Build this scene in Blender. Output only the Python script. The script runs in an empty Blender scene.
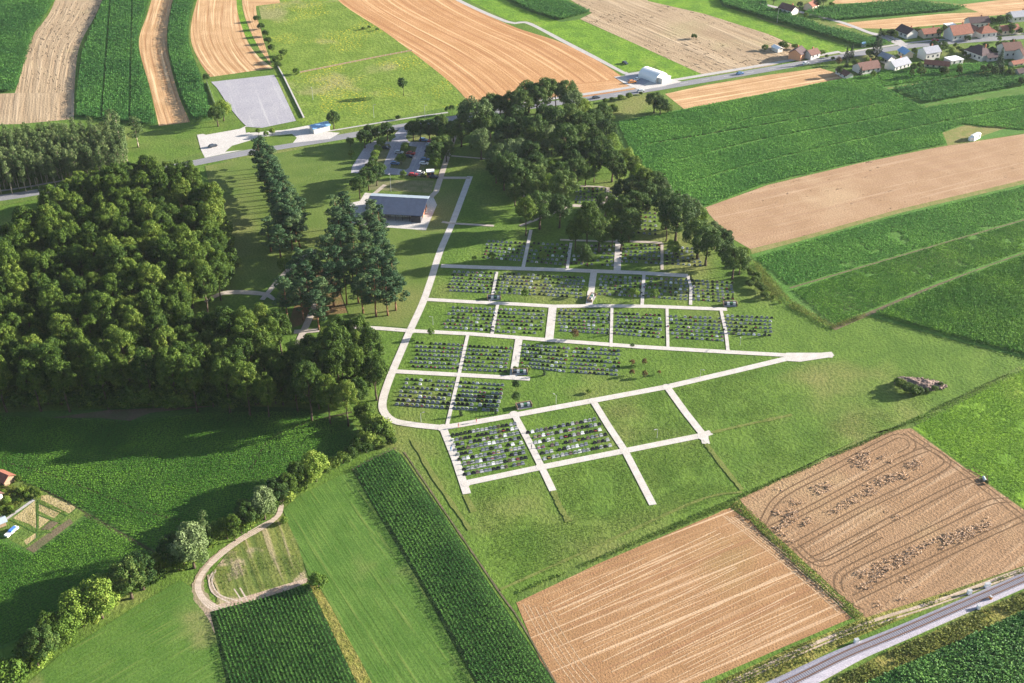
import bpy, math, random
import numpy as np
from mathutils import Vector
R = math.radians
random.seed(7); rng = np.random.default_rng(7)
sc = bpy.context.scene
COL = sc.collection
# ---------------------------------------------------------------- camera model
F = 1150.0; TH = R(33.0); H = 225.0
def at(px, py, z=0.0):
    x = (px-512)/F; y = (341.5-py)/F
    dx, dy, dz = x, math.cos(TH)+y*math.sin(TH), -math.sin(TH)+y*math.cos(TH)
    t = (H-z)/-dz
    return (dx*t, dy*t)
def P(pts, z=0.0): return [at(a, b, z) for a, b in pts]
SUN_EL = R(15.8); SUN_AZ = R(15)          # azimuth measured from +X towards +Y
# ---------------------------------------------------------------- tags
def tag(o, label=None, cat=None, group=None, kind=None):
    if label: o['label'] = label
    if cat: o['category'] = cat
    if group: o['group'] = group
    if kind: o['kind'] = kind
    return o
def empty(name, loc, rz=0, label=None, cat=None, group=None):
    o = bpy.data.objects.new(name, None); COL.objects.link(o)
    o.location = loc; o.rotation_euler = (0, 0, rz); o.empty_display_size = .5
    return tag(o, label, cat, group)
def link(name, me, parent=None, loc=(0, 0, 0), rz=0, scale=None):
    o = bpy.data.objects.new(name, me); COL.objects.link(o)
    o.location = loc; o.rotation_euler = (0, 0, rz)
    if scale is not None: o.scale = scale if hasattr(scale, '__len__') else (scale,)*3
    if parent: o.parent = parent
    return o
# ---------------------------------------------------------------- materials
class NT:
    def __init__(s, name):
        s.m = bpy.data.materials.new(name); s.m.use_nodes = True
        s.t = s.m.node_tree; s.t.nodes.clear()
        s.out = s.n('ShaderNodeOutputMaterial')
        s.b = s.n('ShaderNodeBsdfPrincipled'); s.l(s.b, 0, s.out, 0)
    def n(s, t, **k):
        n = s.t.nodes.new(t)
        for a, b in k.items(): setattr(n, a, b)
        return n
    def l(s, a, i, b, j): s.t.links.new(a.outputs[i], b.inputs[j])
    def noise(s, vec, scale, detail=3, rough=.55, lac=2.0):
        n = s.n('ShaderNodeTexNoise'); n.inputs['Scale'].default_value = scale
        n.inputs['Detail'].default_value = detail; n.inputs['Roughness'].default_value = rough
        if vec is not None: s.t.links.new(vec, n.inputs['Vector'])
        return n.outputs['Fac']
    def ramp(s, fac, a, b, lo=0., hi=1.):
        n = s.n('ShaderNodeMapRange'); n.interpolation_type = 'SMOOTHSTEP'
        s.t.links.new(fac, n.inputs[0])
        for i, v in enumerate((a, b, lo, hi)): n.inputs[i+1].default_value = v
        return n.outputs[0]
    def mix(s, fac, a, b, mode='MIX'):
        n = s.n('ShaderNodeMix'); n.data_type = 'RGBA'; n.blend_type = mode
        if isinstance(fac, (int, float)): n.inputs[0].default_value = fac
        else: s.t.links.new(fac, n.inputs[0])
        for i, v in ((6, a), (7, b)):
            if isinstance(v, tuple): n.inputs[i].default_value = (*v, 1)
            else: s.t.links.new(v, n.inputs[i])
        return n.outputs[2]
    def math(s, op, a, b=None):
        n = s.n('ShaderNodeMath'); n.operation = op
        for i, v in enumerate((a, b)):
            if v is None: continue
            if isinstance(v, (int, float)): n.inputs[i].default_value = v
            else: s.t.links.new(v, n.inputs[i])
        return n.outputs[0]
    def bump(s, h, dist, strength=1.0):
        n = s.n('ShaderNodeBump'); n.inputs['Strength'].default_value = strength
        n.inputs['Distance'].default_value = dist
        s.t.links.new(h, n.inputs['Height']); s.t.links.new(n.outputs[0], s.b.inputs['Normal'])
    def scalev(s, vec, v):
        n = s.n('ShaderNodeVectorMath'); n.operation = 'MULTIPLY'
        s.t.links.new(vec, n.inputs[0]); n.inputs[1].default_value = v
        return n.outputs[0]
    def done(s, col, rough=.9, spec=.2):
        if isinstance(col, tuple): s.b.inputs['Base Color'].default_value = (*col, 1)
        else: s.t.links.new(col, s.b.inputs['Base Color'])
        s.b.inputs['Roughness'].default_value = rough
        s.b.inputs['Specular IOR Level'].default_value = spec
        return s.m
def ground_mat(name, c1, c2, c3, big=.02, mid=.15, fine=1.2, c3lo=.55, c3hi=.75, streak=None, bump=(1.3, .25), lodge=None, flowers=None):
    """UV = metres: u across the rows, v along them"""
    t = NT(name); uv = t.n('ShaderNodeUVMap').outputs[0]
    a = t.noise(uv, mid, 4); col = t.mix(t.ramp(a, .35, .65), c1, c2)
    b = t.noise(uv, big, 3); col = t.mix(t.ramp(b, c3lo, c3hi), col, c3)
    f = t.noise(uv, fine, 3, .7)
    col = t.mix(t.ramp(f, .3, .7), col, tuple(x*.55 for x in c1))if False else t.mix(t.ramp(f, .62, .38, 0, .5), col, tuple(x*.5 for x in c1))
    h = f
    if streak:
        fr, st, amt, dark, light = streak
        sv = t.scalev(uv, (fr, fr*st, 0)); n = t.noise(sv, 1, 2, .6)
        col = t.mix(t.ramp(n, .5, .36, 0, amt), col, dark)
        col = t.mix(t.ramp(n, .55, .68, 0, amt), col, light)
        h = t.math('ADD', f, t.math('MULTIPLY', n, 1.5))
    if lodge:                       # hollows and heaps of flattened crop, stretched across the rows
        sc_, thr, dk = lodge
        n = t.noise(t.scalev(uv, (sc_, sc_*.4, 0)), 1, 4, .6)
        m2 = t.noise(uv, .012, 2)
        k = t.math('MULTIPLY', t.ramp(n, thr, thr+.06), t.ramp(m2, .42, .52))
        col = t.mix(k, col, dk)
        h = t.math('SUBTRACT', h, t.math('MULTIPLY', k, 2.5))
    if flowers:
        fc, thr = flowers
        n = t.noise(uv, .9, 2); m2 = t.noise(uv, .03, 3)
        k = t.math('MULTIPLY', t.ramp(n, .55, .68), t.ramp(m2, thr, thr+.1))
        col = t.mix(k, col, fc)
    t.bump(h, bump[1])
    return t.done(col, .95, .1)
def simple(name, col, rough=.7, var=.25, scale=2.0, spec=.3, metal=0.0, bump=None):
    t = NT(name); tc = t.n('ShaderNodeTexCoord').outputs['Object']
    n = t.noise(tc, scale, 4)
    c = t.mix(t.ramp(n, .3, .7), col, tuple(x*(1-var) for x in col))
    t.b.inputs['Metallic'].default_value = metal
    if bump: t.bump(t.noise(tc, bump[0], 3), bump[1])
    return t.done(c, rough, spec)
def leaf_mat(name, dark, light, tip=None, trans=.25, nscale=.35, orand=.5, roughness=.6):
    t = NT(name)
    g = t.n('ShaderNodeNewGeometry'); oi = t.n('ShaderNodeObjectInfo')
    tc = t.n('ShaderNodeTexCoord').outputs['Object']
    n = t.noise(tc, nscale, 2)
    f = t.math('ADD', t.math('MULTIPLY', g.outputs['Random Per Island'], .45), t.math('MULTIPLY', t.ramp(n, .3, .7), .35))
    f = t.math('ADD', f, t.math('MULTIPLY', oi.outputs['Random'], orand))
    col = t.mix(t.ramp(f, .15, .95), dark, light)
    if tip: col = t.mix(t.ramp(f, .8, 1.15), col, tip)
    t.done(col, roughness, .12)
    tr = t.n('ShaderNodeBsdfTranslucent'); t.t.links.new(col, tr.inputs[0])
    mx = t.n('ShaderNodeMixShader'); mx.inputs[0].default_value = trans
    t.l(t.b, 0, mx, 1); t.l(tr, 0, mx, 2); t.l(mx, 0, t.out, 0)
    return t.m
M = {}
M['meadow'] = ground_mat('meadow', (.082, .150, .023), (.115, .190, .031), (.21, .205, .07), big=.022, mid=.09, fine=.9, c3lo=.48, c3hi=.78, bump=(1, .30))
M['lawn'] = ground_mat('lawn', (.092, .152, .026), (.125, .190, .034), (.215, .21, .065), big=.03, mid=.12, fine=1.6, c3lo=.56, c3hi=.85, bump=(1, .12))
M['rough_meadow'] = ground_mat('rough_meadow', (.12, .19, .025), (.17, .24, .04), (.25, .24, .10), big=.02, mid=.08, fine=.5, c3lo=.55, c3hi=.7, bump=(1, .45), flowers=((.5, .42, .03), .5))
M['bright_meadow'] = ground_mat('bright_meadow', (.10, .20, .018), (.16, .28, .025), (.24, .30, .05), big=.03, mid=.1, fine=.6, bump=(1, .4))
M['mown'] = ground_mat('mown', (.070, .145, .025), (.095, .175, .033), (.20, .20, .075), big=.04, mid=.12, fine=1.5, c3lo=.58, c3hi=.8, streak=(.8, .04, .35, (.07, .12, .02), (.19, .22, .06)), bump=(1, .1))
M['stubble'] = ground_mat('stubble', (.44, .27, .135), (.52, .33, .18), (.56, .38, .21), mid=.08, fine=1.3, streak=(.55, .015, .8, (.30, .16, .075), (.68, .47, .28)), bump=(1, .12))
M['stubble_orange'] = ground_mat('stubble_orange', (.42, .225, .10), (.48, .27, .13), (.52, .32, .17), mid=.05, fine=1.0, streak=(.34, .012, .8, (.30, .145, .065), (.64, .42, .23)), bump=(1, .15))
M['stubble_red'] = ground_mat('stubble_red', (.31, .175, .085), (.36, .21, .105), (.30, .20, .09), mid=.12, fine=1.8, streak=(.8, .012, .6, (.27, .14, .075), (.60, .43, .29)), bump=(1, .18))
M['ripe'] = ground_mat('ripe_wheat', (.27, .165, .092), (.32, .20, .115), (.36, .25, .14), mid=.07, fine=1.3, streak=(.4, .05, .4, (.27, .17, .1), (.45, .32, .21)), bump=(1, .3), lodge=(.8, .68, (.2, .13, .085)))
M['ripe_pale'] = ground_mat('ripe_pale', (.34, .25, .16), (.40, .30, .195), (.36, .31, .17), mid=.05, fine=1.0, streak=(.3, .03, .5, (.26, .18, .11), (.47, .36, .25)), bump=(1, .35), lodge=(.42, .58, (.13, .10, .07)))
M['ripe_plain'] = ground_mat('ripe_wheat_even', (.34, .215, .125), (.39, .255, .155), (.44, .31, .19), mid=.08, fine=1.5, streak=(.3, .03, .35, (.28, .17, .11), (.48, .34, .24)), bump=(1, .2), lodge=(.4, .64, (.2, .13, .08)))
M['soil'] = ground_mat('dry_soil', (.36, .26, .19), (.46, .36, .28), (.28, .22, .13), mid=.3, fine=1.5, bump=(1, .2))
M['track'] = ground_mat('dirt_track', (.40, .31, .24), (.50, .40, .32), (.34, .28, .18), mid=.5, fine=1.5, bump=(1, .1), streak=(1.2, .03, .7, (.24, .19, .12), (.58, .48, .40)))
M['underforest'] = ground_mat('wood_floor', (.20, .12, .06), (.12, .12, .04), (.30, .18, .09), mid=.15, fine=1.0, bump=(1, .2))
M['undercrop'] = ground_mat('crop_soil', (.060, .125, .024), (.080, .16, .032), (.11, .15, .045), mid=.1, fine=1.2, bump=(1, .2))
M['undercrop_light'] = ground_mat('young_crop_soil', (.075, .17, .030), (.10, .21, .04), (.14, .20, .06), mid=.1, fine=1.2, bump=(1, .2))
M['path'] = ground_mat('pale_path', (.50, .465, .43), (.58, .54, .51), (.42, .39, .33), mid=.4, fine=3, bump=(1, .02))
M['path_dull'] = ground_mat('worn_path', (.40, .35, .30), (.46, .40, .35), (.36, .32, .26), mid=.4, fine=3, bump=(1, .02))
M['road'] = ground_mat('asphalt_road', (.22, .22, .24), (.25, .25, .27), (.29, .28, .29), mid=.1, fine=2, bump=(1, .01), streak=(1.0, .01, .3, (.18, .18, .2), (.30, .29, .30)))
M['pavement'] = ground_mat('pavement', (.40, .38, .37), (.45, .42, .41), (.36, .34, .32), mid=.3, fine=2, bump=(1, .01))
M['court'] = ground_mat('court_asphalt', (.32, .31, .35), (.36, .35, .385), (.40, .39, .41), mid=.1, fine=1.2, bump=(1, .01), streak=(.25, .02, .5, (.29, .28, .32), (.46, .45, .46)))
M['concrete'] = ground_mat('concrete_yard', (.50, .47, .45), (.55, .52, .5), (.45, .42, .41), mid=.2, fine=1.5, bump=(1, .01))
M['ballast'] = ground_mat('ballast', (.34, .32, .38), (.40, .38, .44), (.44, .42, .47), mid=.5, fine=2.5, bump=(1, .15))
M['weeds'] = ground_mat('weedy_bank', (.16, .17, .035), (.24, .21, .06), (.10, .12, .03), mid=.3, fine=.8, c3lo=.5, c3hi=.6, bump=(1, .7))
M['dry_grass'] = ground_mat('dry_grass', (.24, .21, .08), (.16, .19, .05), (.33, .27, .14), mid=.3, fine=1.2, bump=(1, .2))
M['verge'] = ground_mat('verge', (.09, .15, .03), (.13, .18, .04), (.18, .18, .06), mid=.2, fine=1, bump=(1, .3))
M['faint_soil'] = ground_mat('faint_soil', (.30, .23, .17), (.36, .28, .21), (.22, .21, .10), mid=.4, fine=2, c3lo=.45, c3hi=.6, bump=(1, .15))
M['rut'] = ground_mat('rut', (.46, .38, .31), (.52, .43, .36), (.40, .33, .26), mid=.5, fine=2, bump=(1, .05))
M['rut_dark'] = ground_mat('damp_soil', (.16, .12, .08), (.10, .11, .05), (.20, .15, .1), mid=.2, fine=1.5, bump=(1, .15))
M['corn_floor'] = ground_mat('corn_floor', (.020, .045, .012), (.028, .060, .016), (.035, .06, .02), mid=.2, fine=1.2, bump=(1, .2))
M['dry_lawn'] = ground_mat('dry_lawn', (.095, .152, .029), (.125, .178, .039), (.21, .205, .075), mid=.1, fine=1.4, c3lo=.5, c3hi=.8, bump=(1, .12))
M['fallow'] = ground_mat('fallow', (.13, .16, .04), (.17, .19, .05), (.34, .27, .18), mid=.15, big=.07, fine=1.2, c3lo=.52, c3hi=.6, streak=(.35, .05, .7, (.07, .11, .025), (.34, .27, .17)), bump=(1, .2))
M['bed_tan'] = ground_mat('bed_tan', (.36, .29, .14), (.42, .34, .18), (.24, .24, .09), mid=.5, fine=1.6, bump=(1, .3))
M['furrow'] = ground_mat('furrow', (.055, .06, .025), (.08, .09, .035), (.12, .11, .06), mid=.3, fine=1.5, bump=(1, .2))
M['bay'] = ground_mat('bay_grass', (.13, .15, .06), (.20, .19, .10), (.16, .15, .09), mid=.3, fine=1.5, bump=(1, .1))
M['faint_track'] = ground_mat('faint_track', (.135, .17, .04), (.17, .19, .055), (.22, .20, .09), mid=.3, fine=1.5, bump=(1, .1))
M['tyre'] = ground_mat('tyre_mark', (.13, .08, .045), (.17, .105, .06), (.11, .07, .04), mid=.5, fine=2, bump=(1, .15))
M['white_line'] = simple('white_line', (.75, .75, .73))
M['leaf_wood'] = leaf_mat('leaf_wood', (.014, .042, .007), (.090, .150, .020), (.19, .24, .04))
M['leaf_park'] = leaf_mat('leaf_park', (.016, .048, .012), (.070, .126, .026), (.15, .20, .05))
M['leaf_silver'] = leaf_mat('leaf_silver', (.05, .09, .03), (.12, .175, .06), (.19, .245, .11))
M['leaf_light'] = leaf_mat('leaf_light', (.06, .12, .018), (.15, .23, .032), (.24, .29, .055))
M['leaf_poplar'] = leaf_mat('leaf_poplar', (.045, .085, .028), (.13, .18, .06), (.18, .22, .09))
M['leaf_pine'] = leaf_mat('needle_pine', (.016, .048, .020), (.055, .105, .038), (.10, .145, .05), trans=.1)
M['leaf_spruce'] = leaf_mat('needle_spruce', (.012, .032, .018), (.04, .075, .035), trans=.05)
M['leaf_thuja'] = leaf_mat('needle_thuja', (.012, .028, .014), (.03, .06, .028), trans=.05)
M['leaf_brown'] = leaf_mat('leaf_brown', (.08, .05, .02), (.18, .12, .04))
M['bark'] = simple('bark', (.10, .075, .055), .95, .4, 3, .1)
M['bark_pine'] = simple('pine_bark', (.22, .115, .07), .95, .4, 2, .1)
M['bark_pale'] = simple('pale_bark', (.40, .34, .26), .9, .35, 2, .1)
M['corn'] = leaf_mat('corn_leaf', (.035, .120, .026), (.170, .350, .065), (.50, .64, .24), trans=.3, nscale=.05, orand=0)
M['corn_blue'] = leaf_mat('far_corn_leaf', (.055, .165, .042), (.150, .340, .070), (.24, .44, .12), trans=.3, nscale=.03, orand=0)
M['beet'] = leaf_mat('low_crop_leaf', (.055, .175, .024), (.220, .420, .050), (.50, .64, .17), trans=.3, nscale=.06, orand=0)
M['soy'] = leaf_mat('soy_leaf', (.085, .245, .048), (.210, .440, .072), (.32, .54, .12), trans=.3, nscale=.03, orand=0)
M['straw_leaf'] = leaf_mat('straw_leaf', (.40, .27, .18), (.54, .38, .25), (.60, .44, .3), trans=.1, nscale=.3, orand=0)
M['bright_leaf'] = leaf_mat('bright_leaf', (.11, .24, .02), (.20, .36, .03), (.30, .44, .05), trans=.3, nscale=.06, orand=0)
M['weed_leaf'] = leaf_mat('weed_leaf', (.09, .12, .02), (.26, .27, .055), (.38, .33, .12), trans=.3, nscale=.2, orand=0)
M['grass_leaf'] = leaf_mat('grass_leaf', (.07, .13, .018), (.17, .25, .04), (.26, .30, .08), trans=.3, nscale=.08, orand=0)
M['plaster'] = simple('plaster_white', (.60, .58, .55), .9, .08)
M['plaster_cream'] = simple('plaster_cream', (.66, .56, .42), .9, .08)
M['plaster_orange'] = simple('plaster_orange', (.70, .33, .18), .9, .1)
M['roof_dark'] = simple('roof_dark', (.085, .055, .060), .8, .3, 1.5, .2, bump=(3, .05))
M['roof_brown'] = simple('roof_brown', (.17, .09, .075), .8, .3, 1.5, .2, bump=(3, .05))
M['roof_red'] = simple('roof_red', (.27, .11, .075), .85, .3, 1.2, .2, bump=(3, .05))
M['roof_grey'] = simple('roof_grey', (.27, .28, .33), .7, .2, 1.5, .3, bump=(3, .05))
M['roof_blue'] = simple('roof_blue', (.20, .38, .62), .5, .15, 1.5, .4)
M['chapel_roof'] = simple('chapel_roof', (.045, .062, .105), .8, .15, .6, .12)
M['zinc'] = simple('zinc_roof', (.30, .36, .42), .45, .2, .6, .5)
M['glass'] = simple('window_glass', (.05, .06, .08), .15, .1, 1, .6)
M['dark'] = simple('dark_cladding', (.05, .05, .06), .7, .2)
M['brick'] = simple('brick_red', (.42, .17, .09), .9, .25, 3)
M['wood'] = simple('weathered_wood', (.30, .21, .14), .9, .3, 3)
M['white'] = simple('white_sheet', (.80, .80, .80), .5, .05)
M['steel'] = simple('galvanised', (.45, .46, .48), .5, .15, 2, .5, .4)
M['rail'] = simple('rusty_rail', (.16, .085, .055), .7, .3, 1.0, .3, .2)
M['sleeper'] = simple('sleeper', (.36, .34, .38), .9, .2)
M['rubber'] = simple('tyre_rubber', (.02, .02, .02), .9)
M['rubble'] = simple('rubble', (.30, .22, .19), .95, .5, .9, .1, bump=(1.5, .6))
GR = {'pale granite': (.40, .405, .425), 'grey granite': (.20, .215, .255), 'dark granite': (.022, .024, .03), 'brown granite': (.15, .11, .11), 'white marble': (.75, .75, .77)}
for k, c in GR.items(): M[k] = simple(k.replace(' ', '_'), c, .3, .15, 5, .5)
M['flowers_red'] = simple('flowers_red', (.5, .08, .08), .9, .6, 12)
M['flowers_yellow'] = simple('flowers_yellow', (.6, .45, .08), .9, .6, 12)
M['planting'] = simple('planting', (.05, .10, .03), .9, .6, 12)
def paint(name, c): M[name] = simple(name, c, .3, .05, 1, .6)
paint('car_white', (.8, .8, .8)); paint('car_silver', (.45, .47, .5)); paint('car_dark', (.03, .04, .06)); paint('car_blue', (.06, .16, .35)); paint('car_red', (.45, .03, .03)); paint('bin_green', (.04, .12, .06)); paint('cloth_blue', (.05, .30, .60)); paint('cloth_red', (.55, .12, .12)); paint('cloth_dark', (.05, .05, .07)); paint('skin', (.55, .35, .25)); paint('orange', (.7, .25, .04)); paint('tarp_blue', (.08, .2, .6)); paint('roller_red', (.5, .25, .22))
# ---------------------------------------------------------------- mesh helpers
def mesh_np(name, v, f, mat, uv=None):
    """v (n,3) array, f (m,k) int array of equal-sided faces"""
    me = bpy.data.meshes.new(name); n, m, k = len(v), len(f), f.shape[1]
    me.vertices.add(n); me.vertices.foreach_set('co', np.ascontiguousarray(v, dtype=np.float32).ravel())
    me.loops.add(m*k); me.loops.foreach_set('vertex_index', np.ascontiguousarray(f, dtype=np.int32).ravel())
    me.polygons.add(m); me.polygons.foreach_set('loop_start', np.arange(0, m*k, k, dtype=np.int32))
    me.polygons.foreach_set('loop_total', np.full(m, k, dtype=np.int32))
    me.update(calc_edges=True); me.materials.append(mat)
    return me
class MB:
    def __init__(s): s.v = []; s.f = []; s.mi = []
    def add(s, vs, fs, mi=0):
        b = len(s.v); s.v += [tuple(p) for p in vs]; s.f += [tuple(b+i for i in f) for f in fs]; s.mi += [mi]*len(fs); return s
    def box(s, c, d, rz=0, mi=0, taper=1.0):
        cx, cy, cz = c; x, y, z = d[0]/2, d[1]/2, d[2]; ca, sa = math.cos(rz), math.sin(rz); vs = []
        for zz, k in ((0, 1), (z, taper)):
            for a, b in ((-x, -y), (x, -y), (x, y), (-x, y)):
                a *= k; b *= k
                vs.append((cx+a*ca-b*sa, cy+a*sa+b*ca, cz+zz))
        return s.add(vs, [(3, 2, 1, 0), (4, 5, 6, 7), (0, 1, 5, 4), (1, 2, 6, 5), (2, 3, 7, 6), (3, 0, 4, 7)], mi)
    def tube(s, p0, p1, r0, r1, n=7, mi=0, cap=True):
        a = Vector(p0); b = Vector(p1); d = (b-a).normalized(); u = d.orthogonal().normalized(); w = d.cross(u); vs = []
        for p, r in ((a, r0), (b, r1)):
            for i in range(n):
                t = 2*math.pi*i/n; vs.append(p+u*math.cos(t)*r+w*math.sin(t)*r)
        fs = [(i, (i+1) % n, n+(i+1) % n, n+i) for i in range(n)]
        if cap: fs += [tuple(range(n))[::-1], tuple(range(n, 2*n))]
        return s.add(vs, fs, mi)
    def ball(s, c, r, nu=10, nv=6, mi=0):
        vs = []; rx, ry, rz = r if hasattr(r, '__len__') else (r, r, r)
        for j in range(1, nv):
            for i in range(nu):
                ph = math.pi*j/nv; t = 2*math.pi*i/nu
                vs.append((c[0]+rx*math.sin(ph)*math.cos(t), c[1]+ry*math.sin(ph)*math.sin(t), c[2]+rz*math.cos(ph)))
        vs += [(c[0], c[1], c[2]+rz), (c[0], c[1], c[2]-rz)]; T = len(vs)-2; fs = []
        for j in range(nv-2):
            for i in range(nu): fs.append((j*nu+i, (j+1)*nu+i, (j+1)*nu+(i+1) % nu, j*nu+(i+1) % nu))
        for i in range(nu): fs.append((T, i, (i+1) % nu)); fs.append((T+1, (nv-2)*nu+(i+1) % nu, (nv-2)*nu+i))
        return s.add(vs, fs, mi)
    def me(s, name, mats, smooth=False):
        m = bpy.data.meshes.new(name); m.from_pydata(s.v, [], s.f)
        for x in (mats if isinstance(mats, (list, tuple)) else [mats]): m.materials.append(x)
        m.polygons.foreach_set('material_index', s.mi)
        if smooth: m.polygons.foreach_set('use_smooth', [True]*len(s.f))
        m.update(); return m
    def build(s, name, mats, parent=None, loc=(0, 0, 0), rz=0, smooth=False):
        return link(name, s.me(name, mats, smooth), parent, loc, rz)
ZC = [0.0]
def nextz():
    ZC[0] += .0006; return ZC[0]
def rowdir(a, b):
    A = at(*a); B = at(*b); return math.atan2(B[1]-A[1], B[0]-A[0])
def set_uv(me, ang):
    uv = me.uv_layers.new(name='UVMap'); n = len(me.loops)
    vi = np.empty(n, np.int32); me.loops.foreach_get('vertex_index', vi)
    co = np.empty(len(me.vertices)*3, np.float32); me.vertices.foreach_get('co', co); co = co.reshape(-1, 3)[vi]
    ca, sa = math.cos(ang), math.sin(ang)
    u = -co[:, 0]*sa+co[:, 1]*ca; w = co[:, 0]*ca+co[:, 1]*sa
    uv.data.foreach_set('uv', np.stack([u, w], 1).astype(np.float32).ravel())
def sheet(name, px, mat, along=None, kind='structure', z=None, world=False, label=None, cat=None):
    w = px if world else P(px)
    z = nextz() if z is None else z
    ar = sum(w[i][0]*w[(i+1) % len(w)][1]-w[(i+1) % len(w)][0]*w[i][1] for i in range(len(w)))
    if ar < 0: w = w[::-1]
    me = bpy.data.meshes.new(name); me.from_pydata([(a, b, z) for a, b in w], [], [tuple(range(len(w)))]); me.update()
    me.materials.append(M[mat]); set_uv(me, rowdir(*along) if along else 0)
    return tag(link(name, me), label, cat, kind=kind)
def resample(pts, n):
    p = np.array(pts, float); d = np.r_[0, np.cumsum(np.hypot(*np.diff(p, axis=0).T))]
    # Catmull-Rom through the points
    out = []
    P0 = np.vstack([2*p[0]-p[1], p, 2*p[-1]-p[-2]])
    for s in np.linspace(0, d[-1], n):
        i = min(max(np.searchsorted(d, s, side='right')-1, 0), len(p)-2); t = (s-d[i])/(d[i+1]-d[i])
        a, b, c, e = P0[i], P0[i+1], P0[i+2], P0[i+3]
        out.append(.5*((2*b)+(c-a)*t+(2*a-5*b+4*c-e)*t*t+(3*b-a-3*c+e)*t**3))
    return np.array(out)
def loft(name, left, right, mat, n=40, kind='structure'):
    L = resample(P(left), n); Rr = resample(P(right), n); z = nextz(); K = 4
    v = []; uvs = []; along = 0; prev = None
    for i in range(n):
        c = (L[i]+Rr[i])/2
        if prev is not None: along += float(np.hypot(*(c-prev)))
        prev = c; wd = float(np.hypot(*(Rr[i]-L[i])))
        for k in range(K+1):
            t = k/K; q = L[i]*(1-t)+Rr[i]*t; v.append((q[0], q[1], z)); uvs.append(((t-.5)*wd, along))
    f = [(i*(K+1)+k, i*(K+1)+k+1, (i+1)*(K+1)+k+1, (i+1)*(K+1)+k) for i in range(n-1) for k in range(K)]
    me = mesh_np(name, np.array(v), np.array(f), M[mat])
    uv = me.uv_layers.new(name='UVMap'); vi = np.empty(len(me.loops), np.int32); me.loops.foreach_get('vertex_index', vi)
    uv.data.foreach_set('uv', np.array(uvs, np.float32)[vi].ravel())
    if me.polygons[0].normal.z < 0: me.flip_normals()
    return tag(link(name, me), kind=kind)
def ribbon_data(pts, width, z, smooth=True, world=False, vary=0):
    w = pts if world else P(pts)
    q = resample(w, max(2, int(len(w)*7))) if smooth and len(w) > 2 else np.array(w, float)
    d = np.gradient(q, axis=0); d /= np.linalg.norm(d, axis=1)[:, None]+1e-9; nrm = np.stack([-d[:, 1], d[:, 0]], 1)
    wd = np.full(len(q), width/2) if not hasattr(width, '__len__') else np.interp(np.linspace(0, 1, len(q)), np.linspace(0, 1, len(width)), width)/2
    if vary: wd = wd*(1+vary*rng.uniform(-1, 1, len(q)))
    s = np.r_[0, np.cumsum(np.hypot(*np.diff(q, axis=0).T))]
    v = []; uv = []; 
    for i in range(len(q)):
        a = q[i]-nrm[i]*wd[i]; b = q[i]+nrm[i]*wd[i]
        v += [(a[0], a[1], z), (b[0], b[1], z)]; uv += [(-wd[i], s[i]), (wd[i], s[i])]
    f = [(2*i, 2*i+2, 2*i+3, 2*i+1) for i in range(len(q)-1)]
    return v, f, uv
def ribbons(name, lst, mat, kind='structure', smooth=True, dz=.006, vary=0):
    V = []; Fc = []; U = []
    for pts, w in lst:
        v, f, u = ribbon_data(pts, w, nextz(), smooth, vary=vary); b = len(V)
        V += v; U += u; Fc += [tuple(b+i for i in q) for q in f]
    me = mesh_np(name, np.array(V), np.array(Fc), M[mat])
    uv = me.uv_layers.new(name='UVMap'); vi = np.empty(len(me.loops), np.int32); me.loops.foreach_get('vertex_index', vi)
    uv.data.foreach_set('uv', np.array(U, np.float32)[vi].ravel())
    return tag(link(name, me), kind=kind)
def inside(pts, poly):
    x, y = pts[:, 0], pts[:, 1]; c = np.zeros(len(pts), bool); n = len(poly)
    for i in range(n):
        x0, y0 = poly[i]; x1, y1 = poly[(i+1) % n]
        if y0 == y1: continue
        c ^= ((y0 > y) != (y1 > y)) & (x < (x1-x0)*(y-y0)/(y1-y0)+x0)
    return c
def vnoise(p, s, seed=0):
    r = np.random.default_rng(seed); T = r.random((256, 256)); q = p/s+1000; i = np.floor(q).astype(int); f = q-i; f = f*f*(3-2*f)
    g = lambda a, b: T[(i[:, 0]+a) % 256, (i[:, 1]+b) % 256]
    return (g(0, 0)*(1-f[:, 0])+g(1, 0)*f[:, 0])*(1-f[:, 1])+(g(0, 1)*(1-f[:, 0])+g(1, 1)*f[:, 0])*f[:, 1]
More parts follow.
